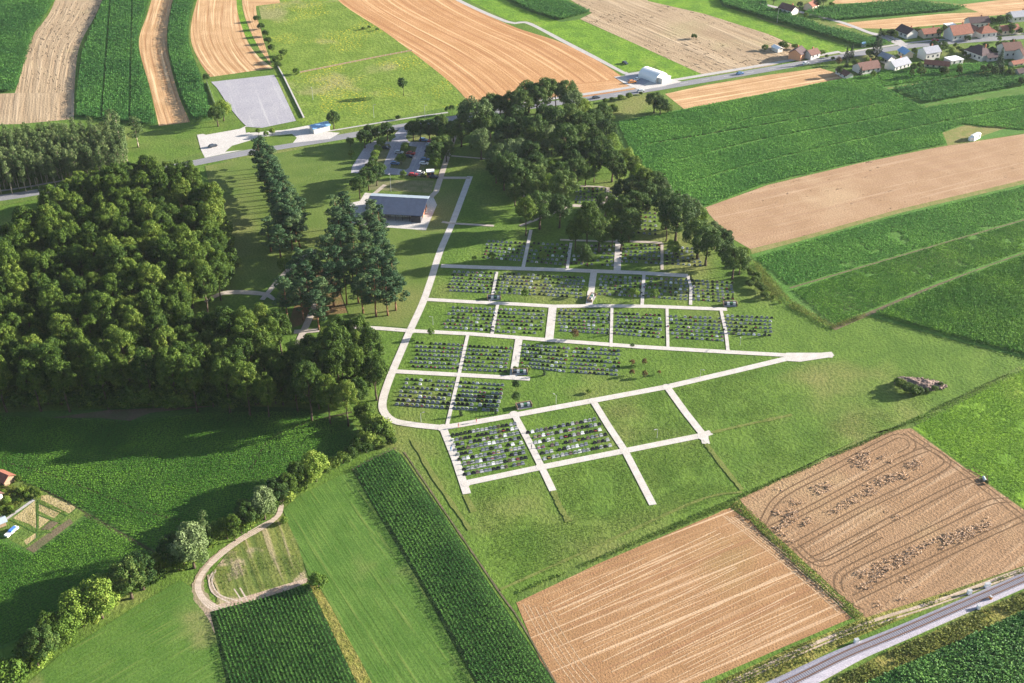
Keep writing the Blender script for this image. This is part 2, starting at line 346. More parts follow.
def crop(name, px, mat, along, row=.75, step=.5, h=2.2, leaves=8, L=.8, w=.09, holes=(), thin=0.0, jit=.12, hv=.12, world=False, patch=0.0, seed=1, rowgap=None, lines=(), gap=.7):
    """standing crop: every plant a sheaf of bent leaves, set out in rows"""
    poly = px if world else P(px); a = rowdir(*along) if isinstance(along, tuple) else along
    A = np.array(poly); ca, sa = math.cos(a), math.sin(a)
    U = A[:, 0]*ca+A[:, 1]*sa; W = -A[:, 0]*sa+A[:, 1]*ca
    g = np.random.default_rng(seed)
    rows = np.arange(W.min(), W.max(), row)
    if rowgap: rows = rows[(np.arange(len(rows)) % rowgap) != 0]
    uu, ww = np.meshgrid(np.arange(U.min(), U.max(), step), rows)
    uu = uu.ravel()+g.normal(0, step*.3, uu.size); ww = ww.ravel()+g.normal(0, jit, ww.size)
    p = np.stack([uu*ca-ww*sa, uu*sa+ww*ca], 1); k = inside(p, poly)
    for hl in holes: k &= ~inside(p, P(hl))
    p = p[k]
    for ln in lines:
        q = resample(P(ln), 160); q = q.astype(float)
        keep = np.ones(len(p), bool)
        for a0, b0 in zip(q[:-1], q[1:]):
            ab = b0-a0; tt = np.clip(((p-a0)@ab)/(ab@ab+1e-9), 0, 1); keep &= np.hypot(*(p-a0-tt[:, None]*ab).T) > gap
        p = p[keep]
    if thin: p = p[g.random(len(p)) > thin]
    nz = vnoise(p, 9, seed)*.6+vnoise(p, 2.5, seed+1)*.4
    if patch: k = nz > patch; p = p[k]; nz = nz[k]
    n = len(p); hh = h*(1+hv*g.normal(0, 1, n)+.35*(nz-.5))
    n_l = n*leaves; P3 = np.repeat(p, leaves, 0); HH = np.repeat(hh, leaves)
    az = g.uniform(0, 2*np.pi, n_l); z0 = HH*np.where(g.random(n_l) < .55, g.uniform(.6, .9, n_l), g.uniform(.15, .6, n_l)); ln = L*g.uniform(.7, 1.3, n_l); el = g.uniform(.25, 1.0, n_l)
    d = np.stack([np.cos(az), np.sin(az)], 1); s = np.stack([-np.sin(az), np.cos(az)], 1)
    ww_ = (w*L/.8)*g.uniform(.8, 1.4, n_l)
    base = np.c_[P3, z0]; mid = np.c_[P3+d*(ln*.55*np.cos(el))[:, None], z0+ln*.55*np.sin(el)]
    tip = np.c_[P3+d*(ln*np.cos(el)*1.05)[:, None], z0+ln*.55*np.sin(el)-ln*.08]
    s3 = np.c_[s*ww_[:, None], np.zeros(n_l)]
    v = np.stack([base, mid-s3, tip, mid+s3], 1).reshape(-1, 3); f = np.arange(n_l*4).reshape(-1, 4)
    return tag(link(name, mesh_np(name, v, f, M[mat])), kind='stuff')
# ---------------------------------------------------------------- vegetation prototypes
def unit(g, n):
    v = g.normal(0, 1, (n, 3)); return v/np.linalg.norm(v, axis=1)[:, None]
def leaf_quads(g, c, nrm, size, asp=.7):
    n = len(c); t = np.cross(nrm, unit(g, n)); t /= np.linalg.norm(t, axis=1)[:, None]+1e-9; b = np.cross(nrm, t)
    s = size*g.uniform(.6, 1.35, n)[:, None]
    v = np.stack([c-t*s*.5, c-b*s*asp*.5+nrm*s*.08, c+t*s*.5, c+b*s*asp*.5], 1)
    return v.reshape(-1, 3)
def crown(name, mat, seed, r, z0, z1, nclump=46, rc=1.5, per=150, size=.5, shape='round', up=.25, rough=.75):
    g = np.random.default_rng(seed); zc = (z0+z1)/2; hz = (z1-z0)/2; V = []
    for i in range(nclump):
        if shape == 'round':
            d = unit(g, 1)[0]; d[2] = abs(d[2])*1.0-.35 if g.random() < .8 else d[2]; d /= np.linalg.norm(d)
            k = g.uniform(.55, 1)**.6; c = np.array([d[0]*(r-rc*.6)*k, d[1]*(r-rc*.6)*k, zc+d[2]*(hz-rc*.6)*k]); q = rc*g.uniform(.65, 1.25)
        elif shape == 'column':
            t = (i+.5)/nclump; zz = z0+rc*.5+(z1-z0-rc)*t; rr = (r-rc*.5)*math.sin(math.pi*min(1, .15+.8*t))**.6; a = g.uniform(0, 6.28)
            c = np.array([math.cos(a)*rr*g.uniform(.3, 1), math.sin(a)*rr*g.uniform(.3, 1), zz]); q = rc*g.uniform(.7, 1.2)*(1.15-.5*t)
        elif shape == 'cone':
            t = (i+.5)/nclump; zz = z0+(z1-z0)*t*.97; rr = (r)*(1-t)**.85*g.uniform(.35, .9); a = i*2.4
            c = np.array([math.cos(a)*rr, math.sin(a)*rr, zz]); q = rc*(1.1-.8*t)
        elif shape == 'pine':
            t = g.random(); zz = z0+(z1-z0)*t; rr = r*(.95-.6*t**2)*g.uniform(.25, 1); a = g.uniform(0, 6.28)
            c = np.array([math.cos(a)*rr, math.sin(a)*rr, zz]); q = rc*g.uniform(.6, 1.2)
        n = int(per*(q/rc)**2); o = unit(g, n); flat = {'pine': .5, 'cone': .55}.get(shape, .85)
        out = c-np.array([0, 0, zc*.55+z0*.45]); out = out/(np.linalg.norm(out)+1e-6)
        keep = (o@out) > -.55; o = o[keep]; pos = c+o*np.array([1, 1, flat])*q*g.uniform(.72, 1.08, len(o))[:, None]
        nr = o*1.0+unit(g, len(o))*rough+np.array([0, 0, up]); nr /= np.linalg.norm(nr, axis=1)[:, None]
        pos[:, 2] = np.maximum(pos[:, 2], .15)
        V.append(leaf_quads(g, pos, nr, size))
    V = np.concatenate(V); return mesh_np(name, V, np.arange(len(V)).reshape(-1, 4), M[mat])
def trunk(name, mat, seed, h, r0, r1, limbs=6, zl=.45, spread=2.5, lean=.02):
    g = random.Random(seed); m = MB(); p = Vector((0, 0, -.2)); segs = 5; pts = [p]
    for i in range(1, segs+1):
        pts.append(Vector((g.uniform(-1, 1)*h*lean, g.uniform(-1, 1)*h*lean, h*i/segs)))
    for i in range(segs):
        a = r0+(r1-r0)*i/segs; b = r0+(r1-r0)*(i+1)/segs
        m.tube(pts[i], pts[i+1], a*(1.35 if i == 0 else 1), b, 7)
    for i in range(limbs):
        t = zl+(1-zl)*i/max(1, limbs)*.9; k = min(segs-1, int(t*segs)); q = pts[k].lerp(pts[k+1], t*segs-k); a = i*2.4+g.random()
        e = q+Vector((math.cos(a)*spread*(1.1-t*.5), math.sin(a)*spread*(1.1-t*.5), spread*.7)); r = (r0+(r1-r0)*t)*.5
        m.tube(q, e, r, r*.35, 5)
    return m.me(name, M[mat], True)
KIND = {}
def kind(k, crowns, trunks, zc, nat): KIND[k] = (crowns, trunks, zc, nat)
kind('wood', [crown('crown', 'leaf_wood', 10+i, 4.4+.25*(i % 3), 5.0, 16.5+(i % 3), 105, .98, 125, .40) for i in range(6)], [trunk('trunk', 'bark', 20+i, 13, .32, .12, 7) for i in range(2)], 13, 16)
kind('park', [crown('crown', 'leaf_park', 40+i, 4.9+.3*(i % 3), 3.0, 12.2+(i % 2), 90, 1.02, 140, .38) for i in range(5)], [trunk('trunk', 'bark', 50+i, 9, .38, .13, 7) for i in range(2)], 8.5, 12.5)
kind('lighttree', [crown('crown', 'leaf_light', 60+i, 4.0, 2.0, 9.5, 34, 1.35, 170, .42) for i in range(3)], [trunk('trunk', 'bark', 63, 7, .25, .08)], 6.5, 9.5)
kind('silver', [crown('crown', 'leaf_silver', 70+i, 4.6, 2.2, 11.5, 44, 1.3, 190, .42) for i in range(2)], [trunk('trunk', 'bark', 73, 8, .3, .1)], 7.5, 11.5)
kind('poplar', [crown('crown', 'leaf_poplar', 80+i, 1.9+.2*(i % 2), 5.5, 16.5, 22, 1.2, 120, .42, 'column') for i in range(4)], [trunk('trunk', 'bark_pale', 85, 15, .19, .05, 4, .5, 1.0, .008)], 12, 16.5)
kind('pine', [crown('crown', 'leaf_pine', 90+i, 3.3+.3*(i % 2), 6.5, 17.5, 44, 1.15, 150, .42, 'pine', .5) for i in range(4)], [trunk('trunk', 'bark_pine', 95+i, 16, .26, .08, 9, .42, 2.2, .01) for i in range(2)], 12.5, 17.5)
kind('spruce', [crown('crown', 'leaf_spruce', 100+i, 3.6, .8, 16, 90, 1.1, 90, .42, 'cone', .4) for i in range(2)], [trunk('trunk', 'bark', 103, 14, .25, .04, 0)], 7, 16)
kind('smallconifer', [crown('crown', 'leaf_spruce', 106, 1.4, .2, 6.2, 40, .6, 70, .3, 'cone', .4)], [trunk('trunk', 'bark', 107, 5, .12, .03, 0)], 3, 6.2)
kind('thuja', [crown('crown', 'leaf_thuja', 110, .55, .05, 2.7, 16, .42, 60, .2, 'column')], [trunk('trunk', 'bark', 111, 2, .06, .02, 0)], 1.4, 2.7)
kind('young', [crown('crown', 'leaf_light', 120+i, 1.5, 1.3, 4.6, 20, .6, 90, .26) for i in range(2)], [trunk('trunk', 'bark', 123, 3.4, .07, .03, 4, .5, .9)], 3, 4.6)
kind('youngdark', [crown('crown', 'leaf_park', 125+i, 1.5, 1.3, 4.6, 20, .6, 90, .26) for i in range(2)], [trunk('trunk', 'bark', 128, 3.4, .07, .03, 4, .5, .9)], 3, 4.6)
kind('brown', [crown('crown', 'leaf_brown', 130, 1.3, .5, 3.6, 18, .6, 80, .26)], [trunk('trunk', 'bark', 131, 2.6, .07, .03, 4, .5, .8)], 2.1, 3.6)
kind('shrub', [crown('crown', 'leaf_wood', 140+i, 1.9, .1, 3.4, 24, .85, 120, .34) for i in range(3)], [trunk('trunk', 'bark', 143, 2.2, .10, .04, 4, .3, .9)], 1.9, 3.4)
kind('bush', [crown('crown', 'leaf_light', 150+i, 2.0, .1, 3.6, 24, .85, 120, .34) for i in range(2)], [trunk('trunk', 'bark', 153, 2.4, .10, .04, 4, .3, .9)], 2.0, 3.6)
NAMES = {'wood': 'woodland_tree', 'park': 'broadleaf_tree', 'lighttree': 'light_green_tree', 'silver': 'willow_tree', 'poplar': 'slender_tree', 'pine': 'pine_tree', 'spruce': 'spruce_tree', 'smallconifer': 'conifer', 'thuja': 'columnar_conifer', 'young': 'young_tree', 'youngdark': 'young_tree', 'brown': 'young_tree', 'shrub': 'shrub', 'bush': 'shrub'}
CATS = {'shrub': 'shrub', 'bush': 'shrub'}
def tree_xy(k, x, y, s, label, group=None, sz=None):
    cr, tr, zc, nat = KIND[k]
    o = empty(NAMES[k], (x, y, 0), random.uniform(0, 6.28), label, CATS.get(k, 'tree'), group); o.scale = (s, s, sz or s)
    link('crown', random.choice(cr), o); link('trunk', random.choice(tr), o)
    return o
def tree(k, px, py, s, label, group=None, foot=False, sz=None):
    x, y = at(px, py, 0 if foot else KIND[k][2]*(sz or s)); return tree_xy(k, x, y, s, label, group, sz)
def poisson(poly, dmin, n, seed=3, taken=()):
    g = np.random.default_rng(seed); A = np.array(poly); pts = list(taken); k0 = len(pts)
    c = np.stack([g.uniform(A[:, 0].min(), A[:, 0].max(), n), g.uniform(A[:, 1].min(), A[:, 1].max(), n)], 1); c = c[inside(c, poly)]
    arr = np.empty((len(c)+k0, 2)); m = k0
    if k0: arr[:k0] = pts
    for q in c:
        if m == 0 or ((arr[:m]-q)**2).sum(1).min() > dmin*dmin: arr[m] = q; m += 1
    return arr[k0:m]
# ================================================================ GROUND
sheet('ground', [(-5000, -1500), (5000, -1500), (5000, 9000), (-5000, 9000)], 'meadow', world=True, z=0)
# patchwork of far fields outside the frame
g0 = random.Random(5)
for i in range(26):
    x0 = -1300+g0.random()*2600; y0 = 880+g0.random()*1500; w, d = 60+g0.random()*120, 200+g0.random()*250
    sheet('far_field', [(x0, y0), (x0+w, y0+20), (x0+w+30, y0+d), (x0+20, y0+d-20)], g0.choice(['stubble', 'undercrop_light', 'bright_meadow', 'ripe_plain', 'undercrop']), world=True)
# ---- top left strips
loft('crop_field', [(-120, -40), (-90, 20), (-110, 100)], [(66, -20), (38, 30), (16, 93)], 'undercrop')
loft('stubble_field', [(62, -20), (50, 12), (30, 40), (22, 70), (14, 96)], [(110, -20), (97, 12), (80, 45), (75, 80), (74, 120)], 'ripe_pale')
sheet('stubble_field', [(-60, 96), (16, 93), (74, 93), (74, 119), (20, 124), (-60, 126)], 'ripe_pale', ((40, 0), (30, 100)))
loft('corn_soil', [(112, -20), (96, 20), (82, 55), (77, 90), (77, 118)], [(156, -20), (146, 15), (139, 45), (149, 85), (158, 128)], 'undercrop')
loft('stubble_field', [(158, -20), (147, 15), (139, 44), (150, 88), (159, 126)], [(178, -20), (170, 12), (167, 45), (177, 90), (190, 122)], 'stubble')
loft('corn_soil', [(178, -20), (170, 15), (168, 45), (178, 90), (192, 122)], [(202, -20), (191, 18), (190, 45), (204, 82), (213, 120)], 'undercrop')
loft('stubble_field', [(204, -20), (193, 15), (191, 40), (200, 62), (210, 77)], [(236, -20), (238, 10), (246, 38), (258, 56), (273, 68)], 'stubble')
loft('grass_strip', [(236, -20), (237, 8), (243, 30), (250, 43)], [(240, -20), (242, 8), (249, 30), (258, 44)], 'bright_meadow')
loft('stubble_field', [(241, -20), (243, 8), (250, 30), (260, 50)], [(262, -20), (256, 6), (262, 35), (272, 66)], 'stubble')
sheet('rough_meadow', [(258, 4), (345, -10), (372, 20), (418, 55), (450, 82), (467, 104), (420, 112), (350, 128), (310, 132), (296, 120), (275, 75)], 'rough_meadow', ((300, 70), (410, 50)))
sheet('stubble_field', [(215, -20), (275, -20), (280, 3), (256, 6)], 'stubble')
# big orange stubble
loft('stubble_field', [(325, -20), (340, 2), (385, 32), (425, 62), (452, 84), (471, 104)], [(440, -20), (462, 2), (512, 26), (560, 42), (600, 62), (640, 89)], 'stubble_orange', 50)
sheet('stubble_field', [(471, 103), (520, 88), (610, 80), (640, 88), (592, 97), (560, 99), (500, 100)], 'stubble_orange', ((470, 100), (630, 85)))
ribbons('farm_track', [([(440, -12), (462, 2), (508, 22), (528, 23), (565, 42), (600, 60), (625, 73), (640, 80)], 3.4)], 'pavement')
sheet('grass_strip', [(460, -4), (500, -4), (514, 6), (560, 22), (580, 20), (640, 46), (705, 76), (690, 80), (672, 80), (655, 66), (640, 70), (625, 72), (590, 53), (530, 22), (508, 20)], 'bright_meadow', ((520, 10), (700, 78)))
sheet('corn_soil', [(495, -6), (545, -8), (592, 13), (588, 17), (562, 22), (530, 12)], 'undercrop')
sheet('ripe_field', [(548, -14), (640, -14), (648, 1), (705, 14), (768, 34), (800, 48), (812, 55), (770, 66), (706, 76), (640, 46), (580, 19), (592, 13)], 'ripe_pale', ((580, 19), (705, 75)))
sheet('meadow_strip', [(640, -14), (712, -14), (722, 6), (780, 26), (858, 50), (820, 54), (768, 34), (705, 14), (648, 1)], 'bright_meadow', ((650, 2), (800, 48)))
sheet('corn_soil', [(712, -14), (760, -14), (770, 9), (826, 27), (876, 40), (896, 45), (862, 50), (790, 27), (722, 6)], 'undercrop')
sheet('stubble_field', [(835, 24), (940, 14), (985, 12), (992, 20), (895, 29), (850, 28)], 'stubble', ((840, 24), (980, 14)))
sheet('crop_field', [(800, 16), (812, 8), (905, 0), (970, 8), (955, 12), (836, 22)], 'undercrop_light', ((840, 18), (960, 8)))
sheet('crop_field', [(905, -2), (950, -14), (1100, -20), (1080, 0), (960, 4)], 'undercrop_light', ((840, 18), (960, 8)))
sheet('stubble_field', [(958, 5), (1100, -12), (1100, 4), (1010, 14), (990, 16)], 'stubble', ((960, 5), (1080, -6)))
sheet('stubble_field', [(830, 4), (845, -8), (940, -14), (935, -3), (880, 2)], 'stubble', ((840, 0), (930, -6)))
# right hand fields
sheet('stubble_field', [(665, 94), (706, 85), (768, 75), (820, 68), (836, 73), (844, 78), (768, 93), (684, 109)], 'stubble', ((665, 94), (820, 68)))
sheet('corn_soil', [(612, 122), (684, 109), (768, 93), (845, 78), (900, 66), (990, 62), (1120, 58), (1120, 118), (1024, 133), (940, 146), (860, 163), (768, 184), (706, 207), (660, 196), (630, 160)], 'undercrop_light', ((706, 207), (1024, 133)))
ribbons('field_path', [([(645, 145), (768, 123), (885, 103), (905, 99)], .8), ([(705, 165), (860, 136), (960, 117), (1040, 100)], .7)], 'furrow')
ribbons('field_path', [ ([(885, 89), (950, 78), (1000, 70), (1040, 66)], 1.4), ([(885, 90), (905, 99), (925, 108)], 1.3), ([(925, 107), (1000, 95), (1050, 88)], 1.6)], 'dry_grass')
sheet('pale_crop', [(925, 105), (1040, 85), (1040, 92), (930, 109)], 'mown', ((925, 106), (1024, 88)))
sheet('waste_ground', [(942, 133), (965, 125), (985, 127), (1024, 118), (1060, 112), (1060, 116), (1000, 130), (980, 137), (968, 142), (948, 146)], 'dry_grass')
sheet('ripe_field', [(704, 208), (768, 185), (860, 163), (940, 147), (1024, 134), (1120, 118), (1120, 162), (1024, 180), (900, 209), (800, 237), (750, 249), (728, 236)], 'ripe_plain', ((704, 212), (1024, 140)))
sheet('grass_margin', [(750, 249), (800, 237), (900, 209), (1024, 180), (1120, 162), (1120, 165), (1024, 184), (900, 213), (800, 241), (752, 254)], 'dry_grass')
sheet('crop_soil', [(750, 255), (800, 241), (900, 213), (1024, 184), (1120, 165), (1120, 380), (1024, 358), (946, 338), (868, 316), (833, 329), (790, 300)], 'undercrop_light', ((790, 290), (1024, 220)))
ribbons('field_path', [([(790, 288), (900, 256), (1024, 220), (1100, 200)], .8), ([(833, 329), (866, 315), (940, 284), (1024, 253), (1100, 228)], [2.2, 1.6, .6, .6, .6])], 'rut_dark')
sheet('bright_meadow', [(905, 422), (950, 402), (1000, 376), (1024, 366), (1120, 330), (1120, 560), (1040, 516), (1024, 508), (960, 462)], 'bright_meadow', ((910, 424), (1020, 510)))
sheet('ripe_field', [(738, 498), (800, 468), (870, 434), (902, 425), (912, 429), (965, 468), (1024, 510), (1090, 558), (1024, 573), (940, 596), (865, 618), (850, 612), (790, 560)], 'ripe', ((760, 510), (905, 428)))
sheet('stubble_field', [(516, 602), (540, 588), (600, 562), (660, 537), (718, 512), (730, 508), (748, 520), (800, 570), (852, 618), (800, 640), (700, 683), (660, 705), (565, 705), (540, 660)], 'stubble_red', ((560, 640), (790, 546)))
sheet('weed_margin', [(730, 507), (738, 499), (744, 506), (800, 558), (866, 618), (856, 620), (792, 563), (747, 517)], 'weeds')
sheet('weed_margin', [(520, 592), (600, 558), (730, 505), (740, 497), (905, 424), (1020, 366), (1024, 370), (912, 428), (870, 434), (738, 500), (718, 513), (600, 563), (516, 603)], 'verge')
# ---- tractor tracks in the ripe field: pairs of wheel marks along its rows, looping at the headland
tr = []
def pair(pts, w=.5, gap=1.0):
    q = resample(P(pts), max(2, len(pts)*6)); d = np.gradient(q, axis=0); d /= np.linalg.norm(d, axis=1)[:, None]; nn = np.stack([-d[:, 1], d[:, 0]], 1)
    for s in (-gap, gap): tr.append((q+nn*s, w))
pair([(762, 524), (780, 497), (830, 470), (880, 444), (898, 436), (910, 440), (912, 448), (900, 455)])
pair([(742, 508), (790, 560), (832, 592), (850, 606), (862, 612)])
pair([(905, 432), (950, 462), (1000, 500), (1060, 548)])
pair([(768, 530), (830, 498), (900, 460), (930, 448)]); pair([(790, 548), (860, 510), (925, 478), (947, 464), (940, 454), (925, 447)])
pair([(808, 560), (822, 556), (900, 515), (965, 482), (985, 478), (970, 468)]); pair([(840, 592), (838, 580), (850, 568), (920, 535), (985, 504), (1010, 500)])
pair([(855, 598), (950, 552), (1020, 520), (1060, 505)]); pair([(795, 545), (812, 560), (830, 562), (880, 535)])
V = []; Fc = []; U = []
for q, w in tr:
    v, f, u = ribbon_data([tuple(x) for x in q], w, nextz(), False, True); b = len(V); V += v; U += u; Fc += [tuple(b+i for i in x) for x in f]
me = mesh_np('wheel_marks', np.array(V), np.array(Fc), M['tyre']); set_uv(me, 0); tag(link('wheel_marks', me), kind='structure')
M['straw'] = ground_mat('straw_swath', (.46, .31, .19), (.54, .39, .25), (.38, .24, .14), mid=.6, fine=2.2, bump=(1, .2))
sw = []
for o in (0, 4, 9, 13, 18): sw.append(([(722+o, 515+o*.2), (760+o*.9, 545+o*.1), (800+o*.7, 578-o*.2), (838+o*.4, 612-o*.4)], .3))
for o in (3, 8, 14, 20, 27): sw.append(([(520+o, 604+o*.1), (535+o, 632), (556+o, 664), (575+o*1.1, 690)], .2))
for i in range(26):
    t_ = (i+random.uniform(-.3, .3))/25; u0 = random.choice([0, 0, .1, .3]); u1 = random.choice([1, 1, .9, .6]); l_ = (548+92*t_, 604+98*t_); r_ = (712+108*t_, 527+85*t_)
    sw.append(([(l_[0]+(r_[0]-l_[0])*u, l_[1]+(r_[1]-l_[1])*u+random.uniform(-.5, .5)) for u in (u0, (u0+u1)/2, u1)], random.choice([.14, .2, .32])))
ribbons('straw_swath', sw, 'straw', vary=.35)
# ---- railway strip
sheet('rail_verge', [(700, 690), (800, 644), (865, 618), (940, 594), (1024, 566), (1120, 532), (1120, 545), (1024, 574), (940, 604), (860, 636), (770, 683), (720, 705)], 'weeds', ((770, 683), (1024, 575)))
sheet('rail_verge', [(800, 700), (880, 655), (960, 620), (1024, 591), (1120, 552), (1120, 575), (1024, 609), (960, 640), (900, 666), (852, 690), (830, 705)], 'weeds', ((815, 683), (1024, 588)))
ribbons('farm_track', [([(700, 697), (800, 650), (870, 622), (940, 600), (1024, 569), (1120, 538)], 1.0), ([(720, 692), (810, 650), (875, 625), (945, 602), (1024, 572)], .5)], 'track')
def railway():
    a = [(700, 712), (770, 682), (835, 652), (900, 626), (1024, 573.5), (1120, 534)]; b = [(745, 715), (815, 683), (860, 659), (900, 641.5), (1024, 587.5), (1120, 546)]
    A = resample(P(a), 40); B = resample(P(b), 40); z = .45; v = []; uvs = []; s = 0
    for i in range(40):
        d = (B[i]-A[i]); 
        if i: s += np.hypot(*(A[i]-A[i-1]))
        for t, zz in ((-.07, 0.0), (0, z), (1, z), (1.07, 0.0)):
            q = A[i]+d*t; v.append((q[0], q[1], zz)); uvs.append((t*6, s))
    f = [(4*i+k, 4*i+4+k, 4*i+5+k, 4*i+1+k) for i in range(39) for k in range(3)]
    me = mesh_np('track_bed', np.array(v), np.array(f), M['ballast']); uv = me.uv_layers.new(name='UVMap'); vi = np.empty(len(me.loops), np.int32); me.loops.foreach_get('vertex_index', vi)
    uv.data.foreach_set('uv', np.array(uvs, np.float32)[vi].ravel())
    if me.polygons[1].normal.z < 0: me.flip_normals()
    tag(link('track_bed', me), kind='structure')
    c = A*(1-.47)+B*.47; C = resample(c, 400); d = np.gradient(C, axis=0); d /= np.linalg.norm(d, axis=1)[:, None]; nn = np.stack([-d[:, 1], d[:, 0]], 1)
    t = empty('railway_track', (0, 0, 0), 0, 'single railway track with two rusty rails on pale grey ballast', 'railway track')
    m = MB()
    for i in range(0, 400, 2):
        m.box((C[i][0], C[i][1], .452), (.26, 2.6, .09), math.atan2(d[i][1], d[i][0]))
    m.build('sleepers', M['sleeper'], t)
    for sgn in (-1, 1):
        m = MB(); L = C[::8]; N = nn[::8]
        for i in range(len(L)-1):
            p = L[i]+N[i]*sgn*.82; q = L[i+1]+N[i+1]*sgn*.82
            a_ = math.atan2(q[1]-p[1], q[0]-p[0]); m.box(((p[0]+q[0])/2, (p[1]+q[1])/2, .54), (float(np.hypot(*(q-p))), .24, .17), a_)
        m.build('rail', M['rail'], t)
railway()
sheet('corn_soil', [(850, 690), (900, 668), (960, 642), (1024, 611), (1120, 575), (1120, 800), (840, 800)], 'undercrop', ((852, 690), (1024, 610)))
# ---- lower left
sheet('crop_soil', [(-80, 415), (0, 413), (80, 410), (200, 405), (300, 408), (350, 420), (366, 440), (352, 462), (300, 482), (240, 516), (190, 545), (120, 590), (60, 620), (0, 650), (-80, 680)], 'undercrop', ((0, 480), (200, 600)))
sheet('bare_patch', [(50, 418), (110, 410), (215, 406), (150, 413), (130, 421), (100, 418)], 'rut_dark')
ribbons('field_path', [([(-20, 455), (60, 478), (140, 510), (180, 520)], .8), ([(352, 412), (300, 425), (270, 440), (250, 470)], 1.0), ([(-30, 472), (40, 490), (90, 517), (140, 545), (165, 560)], 1.4)], 'furrow')
sheet('mown_meadow', [(20, 690), (60, 655), (130, 610), (180, 580), (196, 590), (212, 620), (240, 705), (-20, 720)], 'mown', ((60, 660), (190, 590)))
sheet('mown_meadow', [(283, 510), (300, 495), (345, 474), (352, 472), (380, 512), (478, 690), (500, 730), (365, 730), (318, 600)], 'mown', ((300, 500), (420, 683)))
sheet('dry_strip', [(309, 585), (318, 585), (330, 605), (360, 660), (372, 683), (390, 720), (372, 720)], 'weeds', ((315, 585), (372, 683)))
sheet('fallow_field', [(218, 592), (210, 575), (232, 548), (266, 522), (284, 515), (298, 545), (308, 580), (260, 596), (215, 612)], 'fallow', ((230, 540), (250, 600)))
ribbons('bare_soil', [([(207, 612), (230, 606), (258, 597), (285, 588), (308, 580)], [3, 3.5, 3, 2.5, 1.5])], 'soil')
ribbons('farm_track', [([(282, 500), (278, 515), (262, 528), (240, 540), (218, 556), (203, 572), (198, 588), (204, 602), (215, 612)], [1.2, 1.5, 1.7, 1.9, 2.1, 2.6, 3.0, 3.6, 4.6]), ([(206, 606), (216, 630), (232, 683), (240, 720)], [2.5, .8, .7, .7]), ([(208, 575), (213, 590), (232, 604)], .6)], 'faint_soil', vary=.15)
ribbons('wheel_ruts', [([(282+o, 502), (278+o, 516), (262+o*.6, 527+o), (240+o*.5, 540+o), (219+o*.5, 556+o), (203+o, 573), (198+o*1.3, 588), (206+o*1.5, 602-o*.5), (222+o*2, 612-o)], .42) for o in (-1.9, -.6, .7, 1.9)]+[([(213, 572), (209, 582), (214, 594), (230, 603)], .4), ([(216, 570), (212, 582), (220, 595), (238, 601)], .4), ([(240, 588), (247, 600)], .4), ([(234, 589), (242, 601)], .4)], 'rut', vary=.2)
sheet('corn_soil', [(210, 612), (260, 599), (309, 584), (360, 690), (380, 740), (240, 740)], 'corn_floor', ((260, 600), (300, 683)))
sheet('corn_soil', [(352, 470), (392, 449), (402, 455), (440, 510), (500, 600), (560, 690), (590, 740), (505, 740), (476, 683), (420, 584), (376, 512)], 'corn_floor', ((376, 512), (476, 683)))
ribbons('field_path', [([(404, 452), (445, 512), (500, 593), (518, 618), (560, 690)], .45), ([(352, 470), (372, 459), (396, 448)], .6)], 'rut_dark', vary=.3)
# gardens
sheet('garden_ground', [(-60, 440), (0, 472), (30, 484), (72, 506), (86, 514), (34, 553), (0, 535), (-60, 500)], 'verge', ((0, 535), (60, 500)))
for pg in ([(41, 496), (48, 495), (76, 507.5), (70, 514), (41, 500)], [(39, 504), (61.5, 511.5), (54, 518.5), (39, 511)], [(39, 514), (50, 520), (39, 529)], [(13, 518.5), (35, 501), (36.6, 529), (29, 524)], [(24, 541), (36, 533), (38, 537), (27, 546)]): sheet('garden_bed', pg, 'bed_tan')
sheet('garden_bed', [(26, 549), (70, 518.5), (73, 523), (34, 553)], 'rut_dark')
sheet('dry_lawn', [(205, 166), (262, 156), (330, 144), (350, 142), (352, 176), (440, 180), (468, 182), (440, 246), (412, 328), (352, 324), (330, 262), (290, 262), (262, 290), (224, 290), (222, 240)], 'dry_lawn', ((262, 156), (330, 144)))
# ---- roads
sheet('road_verge', [(-60, 176), (0, 186), (80, 177), (150, 165), (250, 140), (300, 134), (300, 142), (200, 163), (80, 192), (0, 206), (-60, 214)], 'verge')
road = [(-120, 212), (0, 198), (50, 190), (78, 185), (150, 172), (205, 161), (262, 150), (330, 139), (400, 127), (450, 119), (520, 108), (592, 98.5), (640, 91), (700, 81), (768, 69.5), (840, 57), (905, 47), (960, 41.5), (1024, 37), (1120, 27)]
ribbons('road', [(road, 6.6)], 'road')
off = lambda pts, dx, dy: [(a+dx, b+dy) for a, b in pts]
ribbons('footpath', [(off(road[0:5], 0, -7.0), 1.6), (off(road[10:16], 0, -5.2), 3.2), (off(road[15:19], 0, -3.4), 2.2), ([(205, 152.5), (262, 142), (330, 131), (400, 119.5), (448, 112.5)], 1.4)], 'pavement')
ribbons('lane', [([(1120, 40), (905, 47)][::-1][:1]+[(880, 36), (870, 33), (840, 22), (800, 12), (770, 6), (720, -8)], 3.6), ([(905, 45), (893, 38), (870, 33)], 4)], 'pavement')
ribbons('lane_marking', [([(592+i*22, 98.3-i*22*.163), (592+i*22+8, 98.3-(i*22+8)*.163)], .15) for i in range(0, 11)], 'white_line', smooth=False)
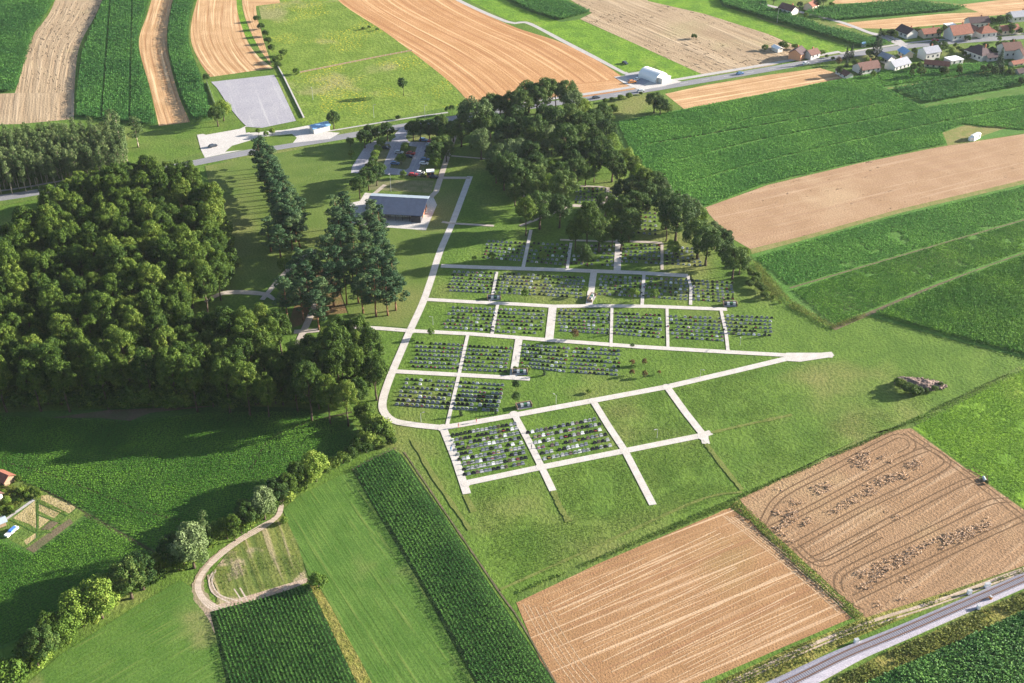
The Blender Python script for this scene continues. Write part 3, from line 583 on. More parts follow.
# court and yards
sheet('court', [(211, 82), (274, 75), (277, 80), (296, 121), (262, 128), (247, 127), (240, 120), (230, 108), (217, 88)], 'court', ((275, 76), (296, 121)))
sheet('yard', [(197, 135), (203, 134), (206, 135), (240, 129), (246, 126), (250, 133), (285, 130), (311, 125), (314, 131), (340, 133), (330, 139), (258, 147), (205, 158), (201, 150)], 'concrete', ((200, 140), (300, 130)))
sheet('lawn_island', [(245, 127), (262, 129), (285, 124), (286, 127), (258, 131), (246, 133)], 'lawn')
sheet('lawn_island', [(262, 137), (292, 134), (297, 138), (293, 143), (262, 148), (225, 152), (232, 146)], 'lawn')
sheet('parking_lot', [(395, 134), (401, 128), (409, 127), (406, 138), (409, 142), (429, 142), (432, 146), (420, 176), (351, 173), (352, 167), (366, 145), (375, 141), (391, 142)], 'court', ((405, 130), (384, 174)))
for pg in ([(381, 145), (389, 144), (391, 147), (380, 173), (374, 173), (368, 172)], [(403, 145), (417, 147), (409, 168), (406, 170), (390, 168), (391, 165)], [(426, 150), (430, 152), (424, 172), (418, 172)]):
    sheet('parking_bay', pg, 'bay')
sheet('parking_island', [(374, 139), (380, 135), (394, 134), (396, 137), (390, 141), (378, 143)], 'verge'); sheet('parking_island', [(406, 136), (410, 133), (436, 133), (438, 141), (409, 142)], 'verge')
sheet('chapel_paving', [(365, 193), (433, 196.5), (437, 205), (426, 230.5), (352, 225), (347, 204), (360, 201)], 'concrete', ((365, 200), (430, 203)))
for pg in ([(374, 195.2), (384, 195.6), (383, 198.2), (372, 197.8)], [(389, 196), (402, 196.5), (401, 198.6), (388, 198.2)], [(406, 196.8), (425, 197.6), (424, 199.6), (405, 199)]): sheet('planting_bed', pg, 'verge')
sheet('gravel_yard', [(373, 180), (434, 181), (431, 193), (368, 190)], 'bay')
sheet('barn_yard', [(614, 77), (648, 73), (663, 77), (682, 82), (655, 88), (640, 90.5), (625, 84)], 'concrete')
sheet('barn_yard', [(625, 74), (643, 71), (652, 80), (642, 86), (628, 82)], 'court')
# ---- park paths
MAIN = [(470, 176.5), (463, 195), (452, 224), (440, 252), (430, 283), (422, 305), (410, 331), (401, 352), (390, 378), (383, 400), (384, 412), (394, 421), (415, 425), (443, 428)]
ribbons('cemetery_path', [(MAIN, 2.7)], 'path')
PW = 2.3
paths = [([(350, 327), (380, 328.5), (411, 331), (470, 334), (546, 340), (640, 347), (725, 352), (790, 355.5), (832, 356)], PW),
 ([(425, 299.5), (470, 302), (520, 304.5), (554, 306.5), (600, 306), (650, 306.5), (727, 309.5)], PW),
 ([(441, 266), (480, 267.5), (560, 270), (640, 273), (688, 276)], 2.8),
 ([(395, 371.5), (459, 375), (514, 378), (530, 379)], PW),
 ([(443, 428), (500, 418), (592, 401), (667, 387), (740, 370), (790, 358), (833, 354)], 2.6),
 ([(443, 428), (455, 458), (467, 494)], 2.5), ([(514, 414), (528, 440), (541, 466), (553, 491)], 2.2), ([(593, 401), (609, 427), (625, 451), (653, 505)], 2.3), ([(667, 387), (685, 412), (704, 436), (706, 444)], 2.5),
 ([(465, 483.5), (541, 467.5), (625, 451), (700, 436), (711, 432.5)], 2.5)]
ribbons('cemetery_path', paths, 'path', smooth=False)
sheet('cemetery_path', [(786, 353), (832, 353), (833, 357), (800, 362), (785, 361)], 'path')
small = [([(497, 272), (492, 298), (490, 302)], 1.1), ([(498, 303), (492, 334)], 1.2), ([(553, 305), (549, 341)], 3.0), ([(519, 339), (513, 378)], 2.6), ([(468, 334), (459, 375), (447, 426)], 1.2), ([(594, 271), (589, 305)], 2.6), ([(644, 274), (642, 306)], 1.3),
 ([(688, 276), (691, 288), (690.5, 305)], 1.2), ([(612, 307), (611, 347)], 1.1), ([(667, 308), (668, 350)], 1.1), ([(721, 310), (726, 333), (728, 351)], 1.2), ([(531, 230), (523, 268)], 1.4), ([(571, 243), (567, 270)], 1.2), ([(619, 240), (617, 272)], 2.8)]
ribbons('cemetery_path', small, 'path', smooth=False)
dull = [([(438, 178), (470, 178)], 2.4), ([(442, 222), (451, 223.5), (494, 226)], 1.6), ([(619, 241), (662, 243)], 1.8), ([(560, 240), (619, 242)], 1.4), ([(572, 186), (600, 187), (608, 188), (607, 200), (598, 207), (575, 205), (520, 226)], 1.6),
 ([(440, 130), (449, 152), (436, 192), (430, 198)][1:], 2.6), ([(451, 156), (510, 161)], 1.2), ([(449, 152), (456, 133), (470, 120)], 2.4), ([(520, 195), (560, 206), (598, 207)], 1.6), ([(662, 243), (662, 270)], 1.2)]
ribbons('cemetery_path', dull, 'path_dull', smooth=False)
for (x, y, r) in ((443, 428, 3.4), (514, 414, 2.7), (593, 401, 2.8), (667, 387, 2.9), (541, 467, 3.0), (625, 451, 3.0), (703, 437, 3.2), (411, 331, 3.3), (466, 484, 2.6), (459, 375, 2.2), (516, 378, 2.4)):
    c = at(x, y); r *= .56; sheet('cemetery_path', [(c[0]+r*math.cos(k*math.pi/6), c[1]+r*math.sin(k*math.pi/6)) for k in range(12)], 'path', world=True)
ribbons('worn_grass', [([(553, 491), (560, 507), (569, 522)], 1.6), ([(706, 444), (722, 465), (742, 490)], 1.6), ([(711, 433), (750, 424), (792, 415)], 1.2), ([(412, 440), (436, 480), (470, 530)], 1.3), ([(500, 590), (600, 545), (700, 500), (742, 492)], .9), ([(465, 495), (474, 512)], 2.0)], 'faint_track', vary=.4)
ribbons('wood_path', [([(294, 332), (312, 331), (350, 327)], 2.6), ([(318, 300), (300, 340), (296, 356)], 2.6), ([(205, 302), (226, 293), (262, 294), (275, 300)], [1.5, 3, 3, 1.5])], 'path_dull')
ribbons('wood_path', [([(262, 300), (290, 268), (315, 250)], 2.0), ([(385, 185), (372, 196)], 2.0)], 'path_dull')
# lawn of the cemetery and rougher meadow of its empty plots
sheet('wood_floor', [(286, 330), (330, 315), (396, 307), (388, 270), (330, 262), (300, 290)], 'underforest', z=.003)
sheet('empty_plot', [(472, 488), (541, 473), (556, 500), (562, 520), (490, 540)], 'meadow', z=.0025)
# ================================================================ STANDING CROPS
CW = [(354, 470), (392, 450), (400, 455), (438, 510), (498, 600), (556, 690), (580, 730), (507, 740), (478, 683), (422, 584), (378, 512)]
crop('corn_plants', CW, 'corn', ((378, 512), (478, 683)), 1.0, .62, 1.35, 12, .50, .13, seed=11, jit=.04)
crop('corn_plants', [(214, 612), (260, 600), (309, 586), (358, 690), (376, 735), (242, 735)], 'corn', ((309, 586), (358, 690)), 1.0, .62, 1.2, 12, .50, .13, seed=12, jit=.04)
crop('corn_plants', [(856, 690), (902, 669), (960, 644), (1024, 614), (1110, 580), (1110, 760), (850, 760)], 'corn', ((856, 690), (1024, 614)), .75, .55, 1.6, 9, .9, .16, seed=13)
LC = [(-60, 420), (0, 417), (90, 420), (130, 422), (200, 414), (300, 412), (345, 424), (360, 440), (346, 458), (300, 476), (240, 508), (195, 535), (166, 556), (90, 512), (35, 486), (-60, 450)]
crop('beet_plants', LC, 'beet', ((0, 440), (200, 470)), .9, .6, .5, 10, .48, .15, seed=14, jit=.08)
crop('beet_plants', [(90, 517), (165, 560), (120, 588), (60, 618), (0, 646), (-60, 672), (-60, 515), (0, 541), (34, 556)], 'beet', ((60, 600), (160, 545)), 1.0, .5, .6, 10, .48, .13, seed=15, jit=.06)
crop('fallow_weeds', [(222, 590), (214, 575), (234, 550), (268, 524), (284, 517), (296, 545), (304, 576), (260, 592)], 'grass_leaf', ((230, 540), (255, 600)), 1.3, .6, .4, 6, .4, .12, seed=16, patch=.5)
BG = [(618, 123), (684, 110), (768, 94), (846, 79), (876, 74), (884, 88), (904, 98), (925, 108), (1040, 93), (1110, 84), (1110, 117), (1024, 130), (985, 127), (964, 124), (942, 133), (946, 144), (860, 162), (768, 183), (706, 206), (665, 196), (634, 160)]
crop('corn_plants', BG, 'soy', ((706, 207), (946, 146)), .95, .75, .8, 8, .75, .22, seed=17, jit=.15, lines=[[(645, 145), (768, 125), (885, 103)], [(680, 160), (768, 139), (860, 122), (922, 110)], [(690, 183), (768, 161), (900, 131), (1040, 104)], [(716, 132), (752, 119), (800, 112)]])
crop('corn_plants', [(878, 73), (905, 67), (990, 63), (1110, 59), (1110, 62), (1040, 66), (1000, 70), (950, 77), (884, 87)], 'soy', ((706, 207), (946, 146)), 1.0, .8, .8, 8, .75, .24, seed=18)
crop('corn_plants', [(892, 90), (950, 79), (1000, 72), (1110, 62), (1110, 78), (1040, 83), (925, 104)], 'corn_blue', ((890, 90), (1040, 70)), 1.1, .8, 1.9, 7, .95, .22, seed=19, rowgap=8)
PF = [(756, 258), (800, 244), (900, 216), (1024, 187), (1110, 168), (1110, 196), (1024, 218.5), (900, 254.5), (791, 286.5)]
crop('soy_plants', PF, 'soy', ((790, 290), (1024, 220)), .9, .7, .5, 8, .6, .2, seed=20, jit=.15, hv=.3, patch=.25)
crop('soy_plants', [(793, 290.5), (900, 257), (1024, 221.5), (1110, 200), (1110, 226), (1024, 251), (940, 281), (866, 312), (834, 325)], 'beet', ((790, 290), (1024, 220)), .9, .6, .5, 8, .55, .18, seed=21, jit=.15, hv=.3, patch=.25)
crop('soy_plants', [(876, 315), (940, 288), (1024, 257), (1110, 231), (1110, 374), (1024, 355), (946, 335)], 'beet', ((868, 316), (1024, 253)), .8, .5, 1.7, 10, .6, .18, seed=22, jit=.15, hv=.15)
crop('corn_plants', [(498, -5), (545, -6), (590, 13), (560, 21), (530, 11)], 'corn_blue', ((500, 0), (560, 20)), 1.0, .9, 2.2, 7, 1.0, .26, seed=23)
crop('corn_plants', [(715, -10), (758, -12), (768, 10), (824, 28), (874, 41), (892, 45), (862, 48), (790, 26), (724, 6)], 'corn_blue', ((722, 6), (862, 48)), 1.0, .9, 2.6, 7, 1.0, .26, seed=24)
crop('corn_plants', [(802, 16), (812, 9), (904, 1), (966, 8), (955, 11), (838, 21)], 'corn_blue', ((840, 18), (960, 8)), 1.1, 1.0, 1.9, 7, 1.0, .3, seed=25, rowgap=7)
crop('corn_plants', [(-60, -10), (62, -10), (36, 30), (16, 92), (-60, 94)], 'corn_blue', ((60, 0), (16, 90)), 1.0, .9, 1.9, 7, .9, .25, seed=26)
def between(l, r, n=30):
    L = resample(P(l), n); Q = resample(P(r), n); return [tuple(x) for x in L]+[tuple(x) for x in Q[::-1]]
crop('corn_plants', between([(112, -20), (97, 20), (83, 55), (78, 90), (78, 117)], [(155, -20), (145, 15), (138, 45), (148, 85), (157, 127)]), 'corn_blue', rowdir((100, 10), (90, 110)), 1.0, .8, 2.1, 7, .95, .25, seed=27, world=True, rowgap=14)
crop('corn_plants', between([(180, -20), (172, 15), (169, 45), (180, 90), (194, 121)], [(201, -20), (190, 18), (189, 45), (202, 82), (212, 119)]), 'corn_blue', rowdir((190, 10), (200, 110)), 1.0, .8, 2.5, 7, .95, .25, seed=28, world=True)
for sd, (pg, th) in enumerate([([(775, 508), (800, 494), (850, 468), (885, 455), (893, 462), (855, 480), (800, 505)], .42), ([(800, 522), (830, 508), (870, 488), (880, 494), (840, 512), (806, 528)], .5), ([(850, 592), (848, 576), (880, 562), (930, 540), (990, 518), (996, 528), (940, 552), (890, 572), (870, 590)], .4), ([(838, 498), (880, 478), (900, 470), (905, 478), (880, 488), (845, 506)], .5), ([(745, 505), (905, 430), (1024, 515), (1024, 560), (870, 612)], .74)]):
    crop('lodged_grain', pg, 'straw_leaf', ((760, 510), (905, 428)), .9, .7, .36, 6, .6, .2, seed=80+sd, patch=th+.04, hv=.4, thin=.35)
# grass tufts on the banks and rough ground
crop('bank_weeds', [(700, 692), (800, 646), (865, 620), (940, 597), (1024, 569), (1110, 537), (1110, 545), (1024, 573), (940, 603), (860, 635), (770, 681), (722, 703)], 'weed_leaf', ((770, 683), (1024, 575)), .9, .7, .7, 6, .6, .16, seed=30, patch=.45)
crop('bank_weeds', [(820, 690), (880, 657), (960, 622), (1024, 593), (1110, 556), (1110, 576), (1024, 609), (960, 640), (900, 666), (858, 686)], 'weed_leaf', ((815, 683), (1024, 588)), .7, .6, .9, 7, .8, .14, seed=31, patch=.3)
crop('margin_weeds', [(734, 506), (738, 501), (800, 559), (864, 617), (857, 618), (793, 563)], 'grass_leaf', ((738, 500), (866, 617)), .6, .5, .7, 6, .6, .12, seed=32, patch=.2)
crop('margin_grass', [(520, 594), (600, 560), (730, 507), (740, 499), (905, 427), (1010, 375), (1014, 371), (904, 424), (738, 497), (600, 557), (522, 590)], 'grass_leaf', ((600, 558), (905, 424)), .7, .5, .6, 6, .6, .13, seed=33, patch=.3)
crop('meadow_grass', [(912, 422), (950, 404), (1024, 369), (1100, 340), (1100, 540), (1024, 505), (960, 460)], 'bright_leaf', ((910, 424), (1020, 510)), .8, .6, .18, 7, .45, .12, seed=34, patch=.3)
crop('meadow_grass', [(474, 488), (541, 474), (600, 462), (622, 456), (705, 440), (738, 492), (600, 546), (524, 586), (490, 560)], 'grass_leaf', 0.3, .9, .7, .15, 5, .4, .12, seed=36, patch=.45, lines=[[(623, 447), (625, 451), (653, 505)], [(541, 466), (553, 491)]], gap=2.2)
crop('meadow_grass', [(600, 405), (664, 391), (694, 432), (628, 447)], 'grass_leaf', 0.3, .8, .7, .12, 5, .35, .11, seed=37, patch=.4)
crop('meadow_grass', [(675, 389), (790, 362), (900, 370), (960, 385), (900, 420), (740, 490), (712, 440)], 'grass_leaf', 0.3, 1.0, .8, .15, 5, .4, .12, seed=38, patch=.52)
crop('margin_weeds', [(770, 298), (833, 330), (866, 318), (864, 314), (833, 326), (790, 300), (758, 262), (752, 262)], 'weed_leaf', 0.3, .7, .6, .9, 6, .6, .14, seed=39, patch=.3)
# ================================================================ TREES
wood_px = [(-90, 262), (-20, 238), (15, 214), (45, 190), (75, 170), (130, 155), (188, 152), (207, 175), (214, 200), (218, 235), (222, 255), (205, 275), (180, 292), (183, 304), (230, 310), (268, 300), (284, 308), (280, 326), (266, 334), (296, 344), (314, 330), (330, 316), (352, 314), (369, 328), (377, 350), (370, 372), (345, 379), (318, 376), (240, 369), (120, 362), (0, 366), (-90, 372)]
wp = P(wood_px, 19); pts = poisson(wp, 6.05, 60000, 3); tags = {}
for x, y in pts:
    s = random.uniform(.82, 1.14); 
    # where in the wood it stands
    lx = 'by the clearing on its right edge' if x > -62 and y > 300 else 'in its middle'
    if y < 285: lx = 'in its front row above the dark crop field'
    if y > 390: lx = 'at its far end towards the road'
    if x < -170: lx = 'at the left border of the photo'
    tree_xy('wood', x, y, s, 'tall broadleaf tree of the big wood, '+lx, 'broadleaf trees of the big wood '+lx.replace('its ', 'the '), sz=s*random.uniform(1.05, 1.3))
for i, (x, y) in enumerate([(x0+random.uniform(-3, 3), 404+random.uniform(-3, 3)-(x0 > 250)*2) for x0 in range(-30, 352, 9)]+[(228, 262), (231, 270), (226, 278), (222, 286), (216, 292), (224, 250), (222, 240), (220, 230), (214, 214), (210, 200), (300, 362), (310, 368), (322, 372), (352, 396), (362, 392), (370, 386)]):
    tree('shrub', x, y, random.uniform(1.7, 2.6), 'dark bush in the shaded edge of the big wood', 'edge bushes of the big wood', foot=True)
# thin young plantation at the far left
pl = P([(-60, 128), (0, 131), (40, 129), (80, 126), (118, 124), (124, 140), (118, 160), (80, 160), (40, 164), (0, 170), (-60, 172)], 12)
for x, y in poisson(pl, 3.1, 40000, 4):
    s = random.uniform(.85, 1.1); tree_xy('poplar', x, y, s, 'slender pale trunked tree in the planted rows beside the road, upper left', 'slender trees of the plantation')
tree('poplar', 134, 124, 1.7, 'slender tree standing alone just right of the plantation', sz=1.0); tree('poplar', 110, 118, 1.9, 'tallest slender tree at the back right corner of the plantation', sz=1.1); tree('poplar', 117, 126, 1.7, 'wide slender tree at the right edge of the plantation')
# double row of pines
for i, (x, y) in enumerate([(260, 146), (264, 152), (262, 160), (271, 158), (268, 167), (275, 172), (268, 178), (279, 184), (273, 188), (283, 193), (277, 198), (288, 202), (280, 206), (293, 212), (286, 216), (297, 222), (299, 208), (290, 226), (268, 228), (278, 236), (258, 150), (268, 155), (264, 168), (272, 165), (277, 178), (284, 186), (271, 182), (278, 192), (290, 196), (285, 209), (281, 214), (293, 219)]):
    tree('pine', x, y, random.uniform(1.15, 1.35), 'dark conifer in the narrow tree belt between the two shaded lawns', 'conifers of the narrow belt', sz=random.uniform(.8, .95))
for i, (x, y) in enumerate([(335, 208), (343, 203), (338, 218), (350, 214), (346, 228), (372, 210), (379, 219), (368, 222), (376, 232), (360, 228), (334, 236), (326, 246), (341, 246), (353, 240), (366, 243), (380, 246), (388, 256), (377, 260), (364, 257), (351, 256), (338, 260), (329, 262), (392, 270), (382, 272), (369, 272), (356, 272), (344, 274), (394, 283), (374, 285), (361, 286), (386, 288), (331, 276), (321, 290), (298, 262), (292, 276), (306, 274), (316, 302), (300, 292), (312, 262), (284, 290)]):
    tree('pine', x, y, random.uniform(1.15, 1.4), 'tall pine with bare reddish trunk in the pine grove beside the chapel', 'pines of the grove', sz=random.uniform(.9, 1.1))
for i, (x, y) in enumerate([(284, 262), (289, 285), (305, 300), (322, 298)]): tree('lighttree', x, y, .7, 'pale green tree at the left edge of the pine grove', 'pale trees at the edge of the grove')
# cemetery park
park = [(475, 112, 1.35, 'huge round crown at the upper left corner of the park, beside the road'), (461, 127, .8, 'medium'), (484, 122, .9, ''), (490, 103, .75, ''), (500, 102, .75, ''), (505, 108, .6, ''), (512, 101, .8, ''), (522, 98, .95, ''), (529, 90, .95, ''), (537, 96, .9, ''), (546, 90, 1.0, ''), (556, 92, .95, ''), (566, 90, .9, ''), (573, 100, .9, ''), (583, 104, .8, ''), (517, 114, .8, ''), (534, 128, 1.0, ''), (556, 118, 1.0, ''), (545, 112, .8, ''), (570, 116, .9, ''), (582, 122, .9, ''), (593, 118, .8, ''), (603, 112, .7, ''), (565, 138, 1.1, ''), (580, 134, .95, ''), (595, 133, .9, ''), (607, 128, .8, ''), (600, 146, .9, ''), (590, 148, .85, ''), (610, 141, .8, ''), (575, 150, .8, ''), (548, 134, .85, ''), (507, 128, .9, ''), (552, 148, .9, ''), (540, 143, .8, ''),
 (535, 162, .8, ''), (549, 166, .75, ''), (562, 170, .75, ''), (578, 166, .75, ''), (586, 170, .8, ''), (595, 160, .75, ''), (524, 168, .7, ''), (572, 158, .7, ''), (496, 165, .7, ''), (504, 172, .7, ''), (613, 160, .85, ''), (625, 155, .85, ''), (634, 162, .75, ''), (620, 168, .7, ''), (514, 182, .5, ''), (548, 180, .8, ''), (564, 184, .95, ''), (536, 188, .7, ''), (526, 206, .95, ''), (540, 203, .95, ''), (560, 206, .8, ''), (588, 216, 1.1, ''), (576, 224, .9, ''), (600, 228, .85, ''), (613, 208, .75, ''), (624, 206, .7, ''), (630, 220, .8, ''), (613, 224, .75, ''), (622, 230, .75, ''), (606, 200, .6, ''),
 (622, 190, .7, ''), (634, 186, .8, ''), (645, 178, .9, ''), (655, 182, .85, ''), (640, 172, .85, ''), (648, 192, .75, ''), (662, 190, .8, ''), (638, 200, .8, ''), (668, 202, 1.0, ''), (678, 212, 1.1, ''), (690, 207, .9, ''), (697, 213, .8, ''), (668, 216, .8, ''), (700, 232, .95, ''), (708, 240, .9, ''), (716, 232, .7, ''), (724, 236, .6, ''), (728, 250, .6, ''), (735, 256, .8, ''), (742, 252, .7, ''), (674, 245, .5, ''), (508, 163, 1.0, ''), (522, 176, .85, ''), (537, 173, .8, ''), (498, 156, .9, ''), (530, 150, .9, ''), (515, 190, .6, ''), (490, 120, .9, '')]
for i, (x, y, s, t) in enumerate(park):
    reg = 'along the road at its far side' if y < 108 else 'in its dense middle, left of the big crop field' if y < 175 else 'beside the brown field at its right edge' if x > 660 else 'round the shaded graves'
    lab = t if len(t) > 10 else 'large round park tree '+reg.replace('its', 'the park\'s')
    k = random.choices(['park', 'silver', 'lighttree', 'wood'], [.68, .08, .12, .12])[0] if len(lab) < 200 else 'park'
    if k == 'wood': s = s*.75
    tree(k, x, y, s*1.38, lab, None if len(t) > 10 else 'park trees '+reg.replace('its', 'the park\'s'), sz=s*1.5)
tree('silver', 502, 137, 1.1, 'grey green round tree left front of the dense park trees, above the shaded lawn'); tree('silver', 516, 150, 1.45, 'big grey green tree in the middle of the park front'); tree('silver', 545, 125, .5, 'small grey green tree between dark park crowns'); tree('silver', 481, 139, 1.4, 'big pale grey green tree at the left of the park, beside the lawn path')
tree('lighttree', 519, 116, .75, 'pale fresh green tree at the back of the park near the road'); tree('lighttree', 446, 133, 1.05, 'bright green tree beside the right edge of the car park'); tree('lighttree', 435, 160, .7, 'pale green tree by the kiosk at the car park')
for x, y, s in [(438, 128, .9), (453, 127, .9), (441, 142, 1.0), (436, 150, .95), (446, 147, .9), (440, 120, .8)]: tree('park', x, y, s, 'dark round tree between the car park and the park path', 'trees between car park and park path')
tree('park', 583, 250, .72, 'round tree casting a shadow among graves, left of the wide cross path'); tree('park', 588, 256, .55, 'smaller crown touching the round tree among the graves')
tree('lighttree', 543, 254, .45, 'small yellowish tree among the upper graves'); tree('young', 492, 256, 1.1, 'small bright yellow green tree on the shaded upper lawn'); tree('young', 474, 258, .7, 'very small tree on the shaded upper lawn')
YT = [('young', 634, 292, 1.35, 'yellow green young tree at the front edge of the middle plot'), ('young', 655, 293, 1.2, 'round green young tree right of the narrow path in the middle'), ('brown', 574, 333, 1.2, 'brownish young tree at the front of the centre plot'), ('young', 525, 293, 1.0, 'yellowish young tree at the plot front, left of centre'), ('young', 585, 289, .9, 'light young tree beside the wide cross path'), ('young', 431, 331, .9, 'small light green tree on the long cross path, left'), ('youngdark', 516, 384, .95, 'upper of two small round trees below the short path end'), ('youngdark', 516, 396, 1.05, 'lower of two small round trees below the short path end'), ('youngdark', 632, 345, .55, 'tiny tree beside the long cross path'), ('bush', 589, 391, .45, 'small lone bush on the open lawn'), ('youngdark', 511, 290, .8, 'dark young tree among graves, upper left plots')]
for k, x, y, s, l in YT: tree(k, x, y, s, l)
for i, (x, y) in enumerate([(632, 362), (645, 361), (632, 372), (645, 373)]): tree('brown', x, y, .75, ('back' if i < 2 else 'front')+(' left' if i % 2 == 0 else ' right')+' of four thin saplings right of the graves')
tree('brown', 659, 372, .5, 'tiny sapling alone right of the four saplings')
TH_ = [(543, 276, 'left plot top edge by the shaded path'), (504, 277, 'among the graves in second row left'), (609, 318, 'beside narrow path, yellowish'), (608, 332, 'at the plot corner by the narrow path'), (691, 277, 'at the right end of the upper path'), (737, 329, 'left one in the far right plot'), (765, 333, 'right one in the far right plot'), (753, 331, 'middle one in the far right plot'), (461, 412, 'at the front left plot by the diagonal path'), (496, 411, 'at the right end of the front left row'), (541, 351, 'in the middle of the centre left plot'), (733, 296, 'at the end of a shaded row, far right'), (544, 372, 'at the path end hedge')]
for x, y, l in TH_: tree('thuja', x, y, random.uniform(.8, 1.1), 'dark columnar conifer '+l)
# trees by the car park, court and road
for x, y, s, l in [(364, 135, .8, 'leftmost of the dark trees along the car park road edge'), (370, 131, .75, 'second dark tree along the car park road edge'), (378, 131, .75, 'third dark tree along the car park road edge'), (387, 128, .8, 'fourth dark tree along the car park road edge'), (413, 127, .85, 'left tree of the clump at the car park entrance'), (420, 127, .9, 'middle tree of the clump at the car park entrance'), (429, 126, .9, 'right tree of the clump at the car park entrance')]: tree('park', x, y, s, l)
for i, (x, y) in enumerate([(381, 142), (378, 148), (375, 153), (373, 159)]): tree('lighttree', x, y, .55, 'small light tree in the left row of parking bays, number %s from the road' % ['first', 'second', 'third', 'fourth'][i])
for x, y, s, l in [(405, 146, .65, 'tree at the road end of the middle parking bays'), (401, 157, .6, 'tree in the middle of the middle parking bays'), (403, 173, .4, 'small tree at the front kerb of the car park')]: tree('lighttree', x, y, s, l)
for x, y, s in [(372, 167, .7), (366, 172, .7), (376, 173, .75), (368, 177, .8), (359, 184, .85), (380, 167, .6)]: tree('park', x, y, s, 'rounded tree in the clump left of the chapel forecourt', 'clump left of the chapel forecourt')
for x, y, s, l in [(350, 140, .5, 'left tree by the lane near the car park'), (351, 152, .4, 'lone bush tree beside the left parking aisle')]: tree('lighttree', x, y, s, l)
tree('smallconifer', 423, 172, .8, 'small pointed conifer by the kiosk')
tree('lighttree', 222, 107, 1.15, 'bushy tree at the left corner of the paved court'); tree('park', 216, 112, .9, 'darker tree behind the bushy court tree'); tree('youngdark', 206, 77, 1.3, 'lone tree beside the back left court corner'); tree('bush', 296, 71, 1.0, 'round bush at the back right court corner')
for i, (x, y) in enumerate([(276, 59), (278, 64), (283, 52), (272, 47), (268, 40), (265, 33), (261, 26), (257, 18), (280, 57)]): tree('shrub', x, y, 1.2, 'dark hedge tree of the row beside the rough meadow', 'hedge trees beside the rough meadow')
tree('youngdark', 403, 83, 1.9, 'lone slim tree with a long shadow in the rough meadow', sz=2.3); tree('park', 333, 117, .75, 'round dark tree behind the blue roofed shed')
tree('shrub', 398, 117, .7, 'little tree beside the meadow track'); tree('youngdark', 448, 109, 1.1, 'left of two trees at the meadow corner by the road'); tree('youngdark', 452, 108, 1.1, 'right of two trees at the meadow corner by the road')
for x, y in [(363, 28), (369, 27), (377, 29)]: tree('shrub', x, y, .55, 'low dark bush in the back of the rough meadow', 'low bushes in the rough meadow')
for i, (x, y, s) in enumerate([(605, 100, .7), (612, 99, .7), (621, 97, .9), (629, 95, .95), (641, 93, .5), (604, 106, 1.2), (614, 108, 1.4), (600, 115, 1.5), (610, 117, 1.3)]): tree('shrub', x, y, s, 'roadside bush left of the leaning tree group', 'roadside bushes')
tree('park', 655, 98, .95, 'back tree of the group between road and green field'); tree('park', 661, 103, .8, 'middle tree of the group between road and green field'); tree('shrub', 668, 107, 1.6, 'front bush of the group between road and green field')
tree('shrub', 694, 36, .9, 'lone bush in the lodged grain field'); tree('bush', 765, 47, 1.0, 'bush at the edge of the lodged grain field')
for x, y, s, k in [(258, 130, .35, 'lighttree'), (272, 130, .4, 'lighttree'), (266, 133, .35, 'lighttree')]: tree(k, x, y, s, 'small tree on the grass island before the court', 'trees on the grass island')
# hedge line on the right of the graves
for i, (x, y) in enumerate([(745, 262), (748, 268), (752, 273), (755, 279), (759, 285), (763, 288), (750, 283), (757, 275), (765, 295)]): tree('shrub', x, y, .85, 'dark bush of the hedge right of the graves', 'hedge right of the graves')
# heap
def mound(px, py, sx, sy, h, seed, rz=0):
    g = np.random.default_rng(seed); N = 34; v = []; cx, cy = at(px, py)
    for j in range(N):
        for i in range(N):
            u = i/(N-1)*2-1; w = j/(N-1)*2-1; r = math.hypot(u, w)*(.8+.55*vnoise(np.array([[math.atan2(w, u)*2.2+9, .5]]), .9, 3)[0]); hh = max(0, 1-r**2)**.7*h
            v.append((u*sx, w*sy, hh*(.75+.9*vnoise(np.array([[u*sx, w*sy]]), 1.6, 5)[0]-.15)*(1+.3*(g.random()-.5))-.02 if r < .98 else -.05))
    f = np.array([(j*N+i, j*N+i+1, (j+1)*N+i+1, (j+1)*N+i) for j in range(N-1) for i in range(N-1)])
    o = link('rubble_heap', mesh_np('rubble_heap', np.array(v), f, M['rubble']), None, (cx, cy, 0), rz)
    tag(o, 'low brown heap of soil and rubble on the open meadow', 'heap'); m = MB(); q = random.Random(8)
    for i in range(90):
        a = q.uniform(0, 6.28); k = q.random()**.5; rr = q.uniform(.15, .5); m.ball((math.cos(a)*k*sx*.98, math.sin(a)*k*sy*1.1, max(0, 1-k*k)**.7*h*.9), (rr*1.3, rr, rr*.7), 6, 4)
    tag(m.build('rubble_chunks', M['rubble'], o), kind='stuff')
mound(920, 384, 9, 3.6, 1.3, 4, -.2)
for x, y, s in [(902, 384, 1.0), (908, 387, 1.1), (914, 389, 1.1), (919, 390, .8), (898, 381, .7), (935, 388, .6), (941, 384, .5), (926, 390, .5)]: tree('shrub', x, y, s, 'dark bush growing on the rubble heap', 'bushes on the rubble heap')
for x, y, s in [(773, 297, .4), (780, 302, .35), (768, 293, .5)]: tree('bush', x, y, s, 'scrubby bush at the field corner beyond the graves', 'scrub at the field corner')
